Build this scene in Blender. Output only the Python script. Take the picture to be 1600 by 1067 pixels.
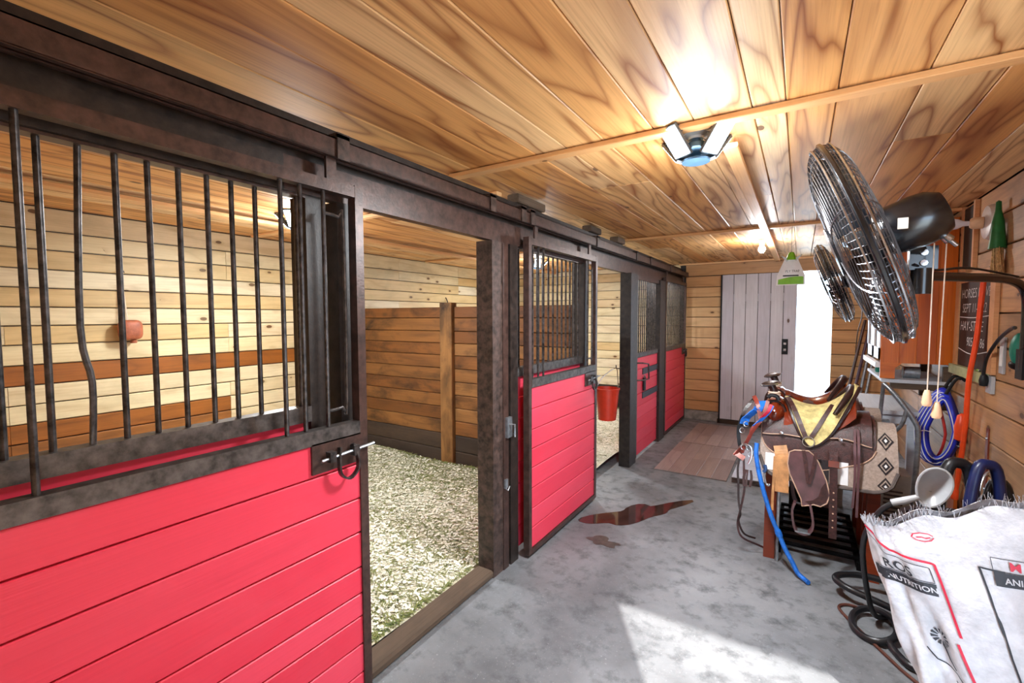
import bpy, math, random
import numpy as np
from mathutils import Vector, Matrix

for o in list(bpy.data.objects): bpy.data.objects.remove(o, do_unlink=True)
scene = bpy.context.scene
COL = scene.collection
random.seed(7); NR = np.random.RandomState(11)

# ------------------------------------------------------------------ camera
YAW, PITCH, ROLL, FPX = 0.562343, 0.05398, -0.00293, 714.75
CAMZ = 1.5
fw = Vector((-math.sin(YAW)*math.cos(PITCH), math.cos(YAW)*math.cos(PITCH), -math.sin(PITCH)))
rt0 = Vector((math.cos(YAW), math.sin(YAW), 0)); up0 = rt0.cross(fw)
rt = rt0*math.cos(ROLL) + up0*math.sin(ROLL); up = up0*math.cos(ROLL) - rt0*math.sin(ROLL)
cd = bpy.data.cameras.new('camera'); cd.sensor_width = 36.0; cd.sensor_fit = 'HORIZONTAL'
cd.lens = FPX/1600*36; cd.clip_start = 0.02; cd.clip_end = 200
cam = bpy.data.objects.new('camera', cd); COL.objects.link(cam)
cam.matrix_world = Matrix(((rt.x, up.x, -fw.x, 0), (rt.y, up.y, -fw.y, 0), (rt.z, up.z, -fw.z, CAMZ), (0, 0, 0, 1)))
scene.camera = cam

# ------------------------------------------------------------------ sky, sun, exposure
world = bpy.data.worlds.new('sky'); scene.world = world; world.use_nodes = True
bg = world.node_tree.nodes['Background']
bg.inputs[0].default_value = (0.60, 0.79, 1.0, 1); bg.inputs[1].default_value = 6.0
SUN_EL = math.radians(32.3)
sd = bpy.data.lights.new('sun', 'SUN'); sd.energy = 9; sd.angle = math.radians(0.6); sd.color = (1, .95, .88)
sun = bpy.data.objects.new('sun', sd); COL.objects.link(sun)
trav = Vector((-.51*math.cos(SUN_EL), .86*math.cos(SUN_EL), -math.sin(SUN_EL)))
sun.rotation_euler = trav.to_track_quat('-Z', 'Y').to_euler(); sun.location = (3, -5, 5)
vs = scene.view_settings
vs.view_transform = 'Standard'; vs.look = 'None'; vs.gamma = 1; vs.use_curve_mapping = False
vs.exposure = 0.95
LAMP = 1.0      # ceiling lamps, overall

# ------------------------------------------------------------------ materials
def srgb(c):
    if isinstance(c, str):
        c = tuple(int(c[i:i+2], 16)/255 for i in (0, 2, 4))
    return tuple((v/12.92 if v <= .04045 else ((v+.055)/1.055)**2.4) for v in c) + (1,)

class NT:
    def __init__(s, name):
        s.m = bpy.data.materials.new(name); s.m.use_nodes = True; s.t = s.m.node_tree
        s.b = s.t.nodes['Principled BSDF']
    def n(s, typ, **kw):
        nd = s.t.nodes.new(typ)
        for k, v in kw.items(): setattr(nd, k, v)
        return nd
    def l(s, a, b): s.t.links.new(a, b)
    def setin(s, nd, i, v):
        if hasattr(v, 'is_linked') or isinstance(v, bpy.types.NodeSocket): s.l(v, nd.inputs[i])
        else: nd.inputs[i].default_value = v
    def math(s, op, a, b=0.0, c=0.0, clamp=False):
        nd = s.n('ShaderNodeMath', operation=op); nd.use_clamp = clamp
        s.setin(nd, 0, a); s.setin(nd, 1, b); s.setin(nd, 2, c); return nd.outputs[0]
    def vmul(s, a, v):
        nd = s.n('ShaderNodeVectorMath', operation='MULTIPLY'); s.setin(nd, 0, a); s.setin(nd, 1, v); return nd.outputs[0]
    def vadd(s, a, v):
        nd = s.n('ShaderNodeVectorMath', operation='ADD'); s.setin(nd, 0, a); s.setin(nd, 1, v); return nd.outputs[0]
    def noise(s, vec, scale=5, detail=3, rough=.5, dist=0):
        nd = s.n('ShaderNodeTexNoise'); s.l(vec, nd.inputs['Vector'])
        nd.inputs['Scale'].default_value = scale; nd.inputs['Detail'].default_value = detail
        nd.inputs['Roughness'].default_value = rough; nd.inputs['Distortion'].default_value = dist
        return nd.outputs['Fac']
    def ramp(s, fac, stops, interp='LINEAR'):
        nd = s.n('ShaderNodeValToRGB'); s.l(fac, nd.inputs[0]); cr = nd.color_ramp; cr.interpolation = interp
        while len(cr.elements) < len(stops): cr.elements.new(.5)
        for e, (p, c) in zip(cr.elements, stops):
            e.position = p; e.color = c if len(c) == 4 else tuple(c)+(1,)
        return nd.outputs[0]
    def mix(s, fac, a, b, mode='MIX'):
        nd = s.n('ShaderNodeMix', data_type='RGBA', blend_type=mode)
        s.setin(nd, 0, fac); s.setin(nd, 6, a); s.setin(nd, 7, b); return nd.outputs[2]
    def coord(s): return s.n('ShaderNodeTexCoord').outputs['Object']
    def rnd(s): return s.n('ShaderNodeObjectInfo').outputs['Random']
    def bump(s, h, strength=.3, dist=.01):
        nd = s.n('ShaderNodeBump'); nd.inputs['Strength'].default_value = strength; nd.inputs['Distance'].default_value = dist
        s.l(h, nd.inputs['Height']); s.l(nd.outputs[0], s.b.inputs['Normal'])
    def col(s, c): s.setin(s.b, 'Base Color', c)
    def set(s, **kw):
        for k, v in kw.items(): s.setin(s.b, k.replace('_', ' '), v)

MATS = {}
def plain(name, c, rough=.5, metal=0, var=.12, scale=18, bump=.0, spec=.5, coat=0):
    if name in MATS: return MATS[name]
    t = NT(name); c = srgb(c); co = t.coord()
    n = t.noise(co, scale, 4, .6)
    dk = tuple(v*(1-var*2) for v in c[:3])+(1,); lt = tuple(min(1, v*(1+var)) for v in c[:3])+(1,)
    t.col(t.ramp(n, [(.3, dk), (.7, lt)]))
    t.set(Roughness=rough, Metallic=metal, Specular_IOR_Level=spec)
    if coat: t.set(Coat_Weight=coat, Coat_Roughness=.15)
    if bump: t.bump(t.noise(co, scale*4, 3), bump, .004)
    MATS[name] = t.m; return t.m

def wood(name, tints, dark, grain=(.7, 4.2), rings=9, ringmix=.5, knots=.0, knotcol='5a3a1c', rough=.5, fine=.25, stain=None, stainmix=0, spec=.4):
    """boards with their length along local X; each board takes its own tint and figure"""
    t = NT(name); co = t.coord(); r = t.rnd()
    cb = t.n('ShaderNodeCombineXYZ')
    t.setin(cb, 0, t.math('MULTIPLY', r, 91.7)); t.setin(cb, 1, t.math('MULTIPLY', r, 53.3)); t.setin(cb, 2, t.math('MULTIPLY', r, 17.9))
    p = t.vadd(co, cb.outputs[0])
    pg = t.vmul(p, (grain[0], grain[1], grain[1]))
    n1 = t.noise(pg, 1.0, 2.0, .45, .35)
    rg = t.math('PINGPONG', t.math('MULTIPLY', n1, rings*2), 1.0)
    rg = t.math('POWER', rg, 3.0)
    fn = t.noise(t.vmul(p, (3, 130, 130)), 1.0, 3, .6)
    broad = t.noise(t.vmul(p, (.5, 7, 7)), 1.0, 2, .5)
    r2 = t.math('FRACT', t.math('MULTIPLY', r, 7.13))
    k = len(tints)
    base = t.ramp(r2, [((i+.5)/k, srgb(c)) for i, c in enumerate(tints)], 'LINEAR')
    dk = srgb(dark)
    fac = t.math('MULTIPLY', t.math('MULTIPLY', rg, ringmix), t.math('MULTIPLY_ADD', broad, 1.6, .1), clamp=True)
    c = t.mix(fac, base, dk)
    c = t.mix(t.math('MULTIPLY', t.math('SUBTRACT', fn, .45, clamp=True), fine*4, clamp=True), c, dk)
    streak = t.math('MULTIPLY', t.math('SUBTRACT', broad, .52, clamp=True), 2.2*ringmix, clamp=True)
    c = t.mix(streak, c, dk)
    if knots:
        vo = t.n('ShaderNodeTexVoronoi'); vo.inputs['Scale'].default_value = 1.0
        t.l(t.vmul(p, (4.8, 9.5, 0)), vo.inputs['Vector'])
        wob = t.math('ADD', vo.outputs['Distance'], t.math('MULTIPLY', t.math('SUBTRACT', t.noise(p, 30, 2), .5), .05))
        kz = t.math('LESS_THAN', wob, .135)
        sel = t.math('LESS_THAN', t.math('FRACT', t.math('MULTIPLY', vo.outputs['Color'], 3.7)), knots)
        halo = t.math('MULTIPLY', t.math('SUBTRACT', .30, wob, clamp=True), 2.6, clamp=True)
        c = t.mix(t.math('MULTIPLY', t.math('MULTIPLY', halo, sel), .8), c, dk)
        c = t.mix(t.math('MULTIPLY', t.math('MULTIPLY', kz, sel), .9), c, srgb(knotcol))
    if stain:
        sn = t.noise(t.vmul(p, (1.3, 2.5, 2.5)), 1.6, 5, .65, .3)
        c = t.mix(t.math('MULTIPLY', t.math('SUBTRACT', sn, .47, clamp=True), 4*stainmix, clamp=True), c, srgb(stain))
    t.col(c); t.set(Roughness=rough, Specular_IOR_Level=spec)
    t.bump(t.math('ADD', fn, t.math('MULTIPLY', rg, -.3)), .18, .003)
    MATS[name] = t.m; return t.m

W_CEIL = wood('ceiling_plank_wood', ['f0c48c', 'dd9c58', 'e8b070', 'f4d2a0', 'e0a460', 'ecba7c'], '8a4818', grain=(.6, 5.2), rings=8, ringmix=.85, knots=.04, rough=.46)
W_BATT = wood('batten_wood', ['ecbd88', 'e3ad74'], 'b0743c', rings=4, ringmix=.25, knots=.03)
W_PINE = wood('stall_pine', ['e4d8b4', 'd9c79c', 'e8dfc4', 'd0b27c', 'e2d3aa', 'dccba4'], '9c7a48', rings=5, ringmix=.35, knots=.62, stain='8a8260', stainmix=.35)
W_BROWN = wood('stall_brown_board', ['a5662a', '95571f', '9c6430'], '4a2a10', rings=5, ringmix=.4, knots=.15, stain='3a2410', stainmix=.4)
W_PART = wood('partition_board', ['7f4f24', '8c5e30', '72461f', '7e4e24', '93683a'], '2c180c', rings=4, ringmix=.45, knots=.2, stain='2a1a0d', stainmix=1.0, rough=.6)
W_KICK = wood('kick_board', ['3f332a', '4a3a2c'], '1c140f', rings=4, ringmix=.4, stain='1c1712', stainmix=.5, rough=.8)
W_END = wood('end_wall_board', ['d9a873', 'c79562', 'cfa978', 'e0bb8c'], '8a5728', rings=5, ringmix=.3, knots=.5, stain='8a7458', stainmix=.25)
W_RIGHT = wood('right_wall_board', ['cc9866', 'bd8a5c', 'd2a474', 'b48a64'], '5f3a1c', rings=5, ringmix=.4, knots=.35, stain='6d5a48', stainmix=.5)
W_ORANGE = wood('cabinet_wood', ['cf6a1c', 'd8741e', 'c25c14'], '7f2c08', rings=4, ringmix=.4, rough=.35)
W_WHITE = wood('whitewashed_board', ['c9c8d2', 'bfbfca', 'd0cfd6'], '8c8a90', rings=3, ringmix=.15, knots=.1, stain='98969c', stainmix=.25, rough=.6)
W_RED = wood('red_painted_board', ['e23a52', 'e6425a', 'de344c', 'e84860'], 'b01c34', rings=4, ringmix=.10, fine=.1, stain='e86074', stainmix=.22, rough=.42)
W_SILL = wood('old_sill_wood', ['5a4a3c', '6a5848'], '261c14', rings=4, ringmix=.4, stain='221a14', stainmix=.5, rough=.85)
W_RACK = wood('rack_wood', ['7a3014', '6a2810'], '3a1408', rings=4, ringmix=.3, rough=.4)
W_MAT = wood('vinyl_plank', ['a08c84', '8c7a76', 'b09e98', '968480'], '5c4c48', rings=5, ringmix=.3, rough=.35, stain='6a5a58', stainmix=.3)
W_GREYB = wood('grey_table_wood', ['c8ccd2', 'b9c0c8'], '8a929a', rings=3, ringmix=.15, rough=.5)
W_LIGHT = wood('pale_frame_wood', ['d8a070', 'cf9464'], '8e5830', rings=4, ringmix=.25, rough=.5)

STEEL = plain('brown_painted_steel', '4c3731', .38, .25, .3, 26, .15, .6)
BARS = plain('worn_black_bar', '4c4746', .35, .5, .45, 40, .1, .6)
RAIL = plain('grey_worn_rail', '5b5654', .45, .4, .35, 30, .12)
POST = plain('dark_stained_post', '2e2521', .45, .0, .4, 22, .2)
POSTB = plain('scuffed_brown_post', '4a3a34', .45, .0, .45, 30, .2)
BLACK = plain('black_plastic', '131417', .5, 0, .1, 20, 0, .3)
BLACKM = plain('black_gloss_metal', '14171d', .25, .3, .1, 20, 0, .7, .3)
RUBBER = plain('black_rubber', '1b1c20', .38, 0, .2, 20)
CHROME = plain('bright_steel', 'b9bcc2', .25, .95, .15, 30)
GALV = plain('galvanised_tube', '9aa0a6', .38, .7, .2, 30)
WHITEP = plain('white_plastic', 'e8e8ea', .4, 0, .04)
LEATH = plain('tooled_brown_leather', '42201e', .38, 0, .35, 60, .5, .6, .15)
LEATHP = plain('smooth_plum_leather', '5e3c40', .33, 0, .25, 12, .1, .6, .25)
LEATHR = plain('glossy_red_leather', '7a2a10', .18, 0, .2, 12, 0, .7, .6)
LEATHD = plain('dark_leather', '2a1614', .35, 0, .3, 25, .3)
LEATHT = plain('tan_rawhide', 'c08a58', .6, 0, .2, 20, .2)
STITCH = plain('pale_stitching', 'c9a68e', .6, 0, .1)
FLEECE = plain('yellow_sheepskin', 'd3c184', .95, 0, .22, 26, .9, .1)
BLUE = plain('blue_nylon', '1e6fd0', .45, 0, .2, 30, .2)
BLUED = plain('blue_hose', '1a34c8', .3, 0, .1, 10, 0, .6, .3)
ORANGE = plain('orange_cord', 'f04e1e', .4, 0, .1, 10)
REDPL = plain('red_bucket_plastic', 'c8341c', .4, 0, .08)
SALT = plain('salt_lick', 'a85c3c', .55, 0, .2, 20, .3)
GREYPL = plain('grey_translucent_plastic', 'a8abaf', .3, 0, .08, 8)
TEAL = plain('teal_plastic', '159a86', .4, 0, .1)
GREEN = plain('green_plastic', '1e6a36', .35, 0, .15)
LIME = plain('lime_plastic', '7fbf2a', .45, 0, .1)
STRAW = plain('straw_bristle', 'd6b07a', .9, 0, .3, 60, .6)
CHALKB = plain('chalkboard_slate', '2a1a18', .55, 0, .3, 6)
CHALK = plain('white_chalk', 'e6e2e0', .9, 0, .05)
TWINE = plain('pale_cord', 'dcc8b4', .8, 0, .1)
PULL = plain('wooden_pull', 'e0b48e', .5, 0, .1)
BEIGE = plain('beige_enamel', 'a8a49c', .45, 0, .08)
PADF = plain('woven_pad_felt', 'a8968a', .9, 0, .15, 80, .4)
PADD = plain('woven_pad_dark', '2a2224', .9, 0, .15, 80, .4)
PADT = plain('pad_trim', '5e5450', .8, 0, .15, 40)
SACK = plain('white_woven_sack', 'c9c8cd', .5, 0, .14, 14, .9)
SACKI = plain('sack_lining_blue', 'c2ccda', .6, 0, .35, 60, .3)
INKR = plain('red_ink', 'c81e3e', .6, 0, .1)
INKB = plain('black_ink', '23242c', .6, 0, .1)
ENAMELW = plain('white_ceramic', 'dcd6d2', .35, 0, .1, 30)
DISPLAY = plain('dim_card', 'ddd6cc', .6, 0, .05)
OUT = plain('pale_gravel', 'd8d6cc', .9, 0, .1, 8)
NAVY = plain('dark_blue_cloth', '26303f', .8, 0, .2)

def concrete():
    t = NT('stained_concrete'); co = t.coord()
    a = t.noise(co, 1.1, 6, .62, .2); b = t.noise(co, 9, 5, .65); f = t.noise(co, 90, 3, .7)
    c = t.ramp(a, [(.28, srgb('4f5155')), (.5, srgb('74777b')), (.72, srgb('8f9296'))])
    c = t.mix(t.math('MULTIPLY', t.math('SUBTRACT', b, .50, clamp=True), 4.2, clamp=True), c, srgb('45474b'))
    c = t.mix(t.math('MULTIPLY', t.math('SUBTRACT', f, .63, clamp=True), 4, clamp=True), c, srgb('b4b6ba'))
    t.col(c); t.set(Roughness=t.ramp(b, [(.3, (.45,)*3), (.7, (.75,)*3)]))
    t.bump(t.math('ADD', b, t.math('MULTIPLY', f, .5)), .35, .006)
    return t.m
CONC = concrete()
def glass(name, c=(.95, .97, 1), rough=.02):
    t = NT(name); t.set(Base_Color=tuple(c)+(1,), Roughness=rough, Transmission_Weight=1.0, IOR=1.45); return t.m
GLASS = glass('bulb_glass'); PANE = glass('cabinet_pane', (.8, .82, .8), .05)
def emis(name, c, s):
    t = NT(name); t.set(Base_Color=tuple(c)+(1,), Emission_Color=tuple(c)+(1,), Emission_Strength=s); return t.m
LED = emis('lit_led_lens', (.86, .95, 1), 26); BULB = emis('lit_bulb', (1, .97, .92), 30)
def puddle():
    t = NT('wet_brown_water'); n = t.noise(t.coord(), 12, 4)
    t.col(t.ramp(n, [(.3, srgb('2a1a16')), (.7, srgb('4a302a'))])); t.set(Roughness=.06, Specular_IOR_Level=.6); return t.m
WET = puddle()
def chips(name, cols, sc=60):
    t = NT(name); n = t.noise(t.coord(), sc, 1, .5)
    t.col(t.ramp(n, [(.25+.5*i/(len(cols)-1), srgb(c)) for i, c in enumerate(cols)])); t.set(Roughness=.8); return t.m
SHAV = chips('wood_shavings', ['cfc9b0', 'f6f3e6', 'e6e0ca', 'faf8f0', 'ece2c8'])
SHAVB = chips('bedding_bed', ['a8a588', 'dcd8c4', 'bcb89c'], 25)
HAYM = chips('green_hay', ['3f4c22', '66743a', '8a8c50', '4c5a2c'])
MDUST = chips('leaf_green', ['5d7a40', '8fa860'])

# ------------------------------------------------------------------ mesh helpers
ORG = {}
def _v(p): return Vector(p)
class MB:
    def __init__(s): s.v = []; s.f = []
    def add(s, vs_, fs):
        k = len(s.v); s.v += [tuple(p) for p in vs_]; s.f += [tuple(i+k for i in f) for f in fs]; return s
    def box(s, c, d, R=None):
        x, y, z = (d[0]/2, d[1]/2, d[2]/2)
        P = [Vector((a*x, b*y, e*z)) for a in (-1, 1) for b in (-1, 1) for e in (-1, 1)]
        if R is not None: P = [R @ p for p in P]
        P = [p+Vector(c) for p in P]
        return s.add(P, [(0, 1, 3, 2), (4, 6, 7, 5), (0, 4, 5, 1), (2, 3, 7, 6), (0, 2, 6, 4), (1, 5, 7, 3)])
    def span(s, a, b): return s.box([(a[i]+b[i])/2 for i in range(3)], [abs(b[i]-a[i]) for i in range(3)])
    def tube(s, pts, r, n=8, closed=False):
        P = [Vector(p) for p in pts]; m = len(P); R = r if isinstance(r, (list, tuple)) else [r]*m
        up_ = Vector((0, 0, 1)); prev = None; vs_ = []; fs = []
        for i in range(m):
            a = P[(i-1) % m] if (closed or i > 0) else P[i]; b = P[(i+1) % m] if (closed or i < m-1) else P[i]
            t = (b-a).normalized()
            if prev is None:
                q = up_ if abs(t.z) < .9 else Vector((1, 0, 0)); nn = (q - t*q.dot(t)).normalized()
            else:
                nn = prev - t*prev.dot(t)
                nn = nn.normalized() if nn.length > 1e-6 else prev
            prev = nn; bb = t.cross(nn)
            for k in range(n):
                an = 2*math.pi*k/n; vs_.append(P[i] + (nn*math.cos(an)+bb*math.sin(an))*R[i])
        seg = m if closed else m-1
        for i in range(seg):
            j = (i+1) % m
            for k in range(n):
                k2 = (k+1) % n; fs.append((i*n+k, i*n+k2, j*n+k2, j*n+k))
        if not closed:
            fs.append(tuple(reversed(range(n)))); fs.append(tuple((m-1)*n+k for k in range(n)))
        return s.add(vs_, fs)
    def ribbon(s, pts, w, t, wd, taper=None):
        P = [Vector(p) for p in pts]; m = len(P); vs_ = []; fs = []
        for i in range(m):
            tg = (P[min(i+1, m-1)]-P[max(i-1, 0)]).normalized(); W = Vector(wd); W = (W-tg*W.dot(tg)).normalized(); N = tg.cross(W)
            ww = (w if taper is None else taper[i])/2
            for a, b in ((-1, -1), (1, -1), (1, 1), (-1, 1)): vs_.append(P[i]+W*a*ww+N*b*t/2)
        for i in range(m-1):
            for k in range(4): k2 = (k+1) % 4; fs.append((i*4+k, i*4+k2, i*4+4+k2, i*4+4+k))
        fs.append((3, 2, 1, 0)); q = (m-1)*4; fs.append((q, q+1, q+2, q+3))
        return s.add(vs_, fs)
    def prism(s, poly, axis, a, b):
        """poly of 2-D points in the two other axes (in x,y,z order), extruded from a to b along axis"""
        def mk(p, h):
            q = list(p); q.insert(axis, h); return q
        n = len(poly); vs_ = [mk(p, a) for p in poly]+[mk(p, b) for p in poly]
        fs = [tuple(range(n))[::-1], tuple(range(n, 2*n))]+[(i, (i+1) % n, n+(i+1) % n, n+i) for i in range(n)]
        return s.add(vs_, fs)
    def lathe(s, prof, o, ax=(0, 0, 1), n=20):
        ax = Vector(ax).normalized(); q = Vector((1, 0, 0)) if abs(ax.x) < .9 else Vector((0, 1, 0))
        e1 = (q-ax*q.dot(ax)).normalized(); e2 = ax.cross(e1); o = Vector(o); vs_ = []; fs = []; m = len(prof)
        for r, h in prof:
            for k in range(n):
                an = 2*math.pi*k/n; vs_.append(o+ax*h+(e1*math.cos(an)+e2*math.sin(an))*max(r, 1e-4))
        for i in range(m-1):
            for k in range(n): k2 = (k+1) % n; fs.append((i*n+k, i*n+k2, (i+1)*n+k2, (i+1)*n+k))
        fs.append(tuple(reversed(range(n)))); fs.append(tuple((m-1)*n+k for k in range(n)))
        return s.add(vs_, fs)
    def ell(s, c, r, nu=16, nv=10, R=None):
        vs_ = []; fs = []
        for j in range(nv+1):
            th = math.pi*j/nv
            for i in range(nu):
                ph = 2*math.pi*i/nu; p = Vector((r[0]*math.sin(th)*math.cos(ph), r[1]*math.sin(th)*math.sin(ph), r[2]*math.cos(th)))
                if R is not None: p = R @ p
                vs_.append(p+Vector(c))
        for j in range(nv):
            for i in range(nu): i2 = (i+1) % nu; fs.append((j*nu+i, (j+1)*nu+i, (j+1)*nu+i2, j*nu+i2))
        return s.add(vs_, fs)
    def grid(s, fn, nu, nv, closed_u=False):
        vs_ = [fn(i/(nu if closed_u else nu-1), j/(nv-1)) for j in range(nv) for i in range(nu)]; fs = []
        for j in range(nv-1):
            for i in range(nu if closed_u else nu-1):
                i2 = (i+1) % nu; fs.append((j*nu+i, j*nu+i2, (j+1)*nu+i2, (j+1)*nu+i))
        return s.add(vs_, fs)
    def sheet(s, fn, nu, nv, t):
        """closed sheet of thickness t: fn(u,v) gives a point, offset along the numeric normal"""
        G = [[Vector(fn(i/(nu-1), j/(nv-1))) for i in range(nu)] for j in range(nv)]
        vs_ = []; 
        for sgn in (0, 1):
            for j in range(nv):
                for i in range(nu):
                    du = G[j][min(i+1, nu-1)]-G[j][max(i-1, 0)]; dv = G[min(j+1, nv-1)][i]-G[max(j-1, 0)][i]
                    N = du.cross(dv); N = N.normalized() if N.length > 1e-9 else Vector((0, 0, 1))
                    vs_.append(G[j][i]+N*t*sgn)
        K = nu*nv; fs = []
        for j in range(nv-1):
            for i in range(nu-1):
                a, b, c, d = j*nu+i, j*nu+i+1, (j+1)*nu+i+1, (j+1)*nu+i
                fs.append((d, c, b, a)); fs.append((a+K, b+K, c+K, d+K))
        for i in range(nu-1):
            a, b = i, i+1; fs.append((a, b, b+K, a+K)); a, b = (nv-1)*nu+i, (nv-1)*nu+i+1; fs.append((b, a, a+K, b+K))
        for j in range(nv-1):
            a, b = j*nu, (j+1)*nu; fs.append((b, a, a+K, b+K)); a, b = j*nu+nu-1, (j+1)*nu+nu-1; fs.append((a, b, b+K, a+K))
        return s.add(vs_, fs)
    def build(s, name, mat, parent=None, smooth=False, origin=None):
        if parent is not None: o = ORG[parent.name]
        elif origin is not None: o = Vector(origin)
        else:
            A = np.array(s.v); o = Vector(((A[:, 0].min()+A[:, 0].max())/2, (A[:, 1].min()+A[:, 1].max())/2, A[:, 2].min()))
        me = bpy.data.meshes.new(name); me.from_pydata([(p[0]-o.x, p[1]-o.y, p[2]-o.z) for p in s.v], [], s.f); me.update()
        if smooth:
            me.polygons.foreach_set('use_smooth', [True]*len(me.polygons))
            try: me.set_sharp_from_angle(angle=math.radians(45))
            except Exception: pass
        me.materials.append(mat); ob = bpy.data.objects.new(name, me); COL.objects.link(ob)
        if parent is not None: ob.parent = parent
        else: ob.location = o
        ORG[ob.name] = o; return ob

def tag(o, label=None, cat=None, group=None, kind=None):
    if label: o['label'] = label
    if cat: o['category'] = cat
    if group: o['group'] = group
    if kind: o['kind'] = kind
    return o
def thing(name, label, cat, loc, group=None, kind=None):
    o = bpy.data.objects.new(name, None); o.empty_display_size = .05; COL.objects.link(o); o.location = loc
    ORG[o.name] = Vector(loc); return tag(o, label, cat, group, kind)
BCACHE = {}
AX = {'xv': ((1, 0, 0), (0, 0, 1), (0, -1, 0)), 'yv': ((0, 1, 0), (0, 0, 1), (1, 0, 0)), 'yh': ((0, 1, 0), (-1, 0, 0), (0, 0, 1)),
      'xh': ((1, 0, 0), (0, 1, 0), (0, 0, 1)), 'zx': ((0, 0, 1), (1, 0, 0), (0, 1, 0)), 'zy': ((0, 0, 1), (0, 1, 0), (-1, 0, 0))}
def board(name, parent, c, L, W, T, mode, mat, ch=.003):
    """chamfered plank: length L, width W, thickness T, centred at c"""
    key = (round(L, 3), round(W, 3), round(T, 3), mat.name, ch)
    me = BCACHE.get(key)
    if me is None:
        me = bpy.data.meshes.new(name); l, w, t = L/2, W/2, T/2; e = min(ch, t*.8)
        sec = [(-w+e, -t), (w-e, -t), (w, -t+e), (w, t-e), (w-e, t), (-w+e, t), (-w, t-e), (-w, -t+e)]
        vs_ = [(-l, a, b) for a, b in sec]+[(l, a, b) for a, b in sec]
        fs = [tuple(range(8))[::-1], tuple(range(8, 16))]+[(i, (i+1) % 8, 8+(i+1) % 8, 8+i) for i in range(8)]
        me.from_pydata(vs_, [], fs); me.update(); me.materials.append(mat); BCACHE[key] = me
    ob = bpy.data.objects.new(name, me); COL.objects.link(ob); ob.parent = parent
    o = ORG[parent.name] if parent else Vector((0, 0, 0)); a, b, d = AX[mode]
    ob.matrix_local = Matrix(((a[0], b[0], d[0], c[0]-o.x), (a[1], b[1], d[1], c[1]-o.y), (a[2], b[2], d[2], c[2]-o.z), (0, 0, 0, 1)))
    ORG[ob.name] = Vector(c); return ob
def text_mesh(s_, size, shear=0, bold=0, align='LEFT'):
    cu = bpy.data.curves.new('t', 'FONT'); cu.body = s_; cu.size = size; cu.shear = shear; cu.offset = bold; cu.align_x = align; cu.resolution_u = 3
    ob = bpy.data.objects.new('t', cu); COL.objects.link(ob)
    dg = bpy.context.evaluated_depsgraph_get(); me = bpy.data.meshes.new_from_object(ob.evaluated_get(dg))
    v = [tuple(p.co) for p in me.vertices]; f = [tuple(p.vertices) for p in me.polygons]
    bpy.data.objects.remove(ob); bpy.data.curves.remove(cu); bpy.data.meshes.remove(me); return v, f
def arc(c, r, a0, a1, n, plane='xz'):
    out = []
    for i in range(n+1):
        a = math.radians(a0+(a1-a0)*i/n); p = [c[0], c[1], c[2]]; i1, i2 = {'xz': (0, 2), 'yz': (1, 2), 'xy': (0, 1)}[plane]
        p[i1] += r*math.cos(a); p[i2] += r*math.sin(a); out.append(tuple(p))
    return out
def smooth_path(pts, k=6):
    P = [Vector(p) for p in pts]; out = []
    for i in range(len(P)-1):
        p0 = P[max(i-1, 0)]; p1 = P[i]; p2 = P[i+1]; p3 = P[min(i+2, len(P)-1)]
        for j in range(k):
            t = j/k; out.append(.5*((2*p1)+(p2-p0)*t+(2*p0-5*p1+4*p2-p3)*t*t+(3*p1-p0-3*p2+p3)*t**3))
    out.append(P[-1]); return out

# ================================================================== THE SETTING
ZC = 2.25; XL, XR, YB, YF = -4.35, .95, 7.0, -.35
fl = MB().span((-4.6, -.6, -.12), (3.4, 7.12, 0)).build('floor', CONC); tag(fl, 'stained grey concrete slab of the barn aisle', kind='structure')
gd = MB().span((-12, 7.12, -.3), (12, 26, -.06)).build('ground', OUT); tag(gd, 'bright pale ground outside the back doorway', kind='structure')
gd2 = MB().span((-8, -14, -.3), (16, -.6, -.06)).build('ground', OUT); tag(gd2, 'pale ground outside the near doorway', kind='structure')

# ceiling: backing and planks along the aisle
ce = MB().span((-4.6, -.6, ZC+.022), (3.4, 7.12, ZC+.12)).build('ceiling', POST); tag(ce, 'plank ceiling of orange figured boards', kind='structure')
ce_edges = [XR, .72, .517, .317, .086, -.063, -.168, -.368, -.522, -.727, -.906, -1.059, -1.237, -1.44]
x = -1.44
while x > XL+.2:
    x -= random.choice([.16, .2, .23]); ce_edges.append(max(x, XL))
if ce_edges[-1] > XL: ce_edges.append(XL)
for i in range(len(ce_edges)-1):
    b, a = ce_edges[i], ce_edges[i+1]; w = b-a
    if w < .03: continue
    cuts = [YF-.1]
    j = random.choice([2.6, 3.3, 4.41, 4.41, 5.2]); cuts += [j, YB]
    for k in range(len(cuts)-1):
        board('plank', ce, ((a+b)/2, (cuts[k]+cuts[k+1])/2, ZC+.01+random.uniform(0, .003)), cuts[k+1]-cuts[k]-.003, w-.003, .02, 'yh', W_CEIL)
for xx in np.arange(.95, 3.3, .3):
    board('plank', ce, (xx+.15, .45, ZC+.011), 1.6, .297, .02, 'yh', W_CEIL)
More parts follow.
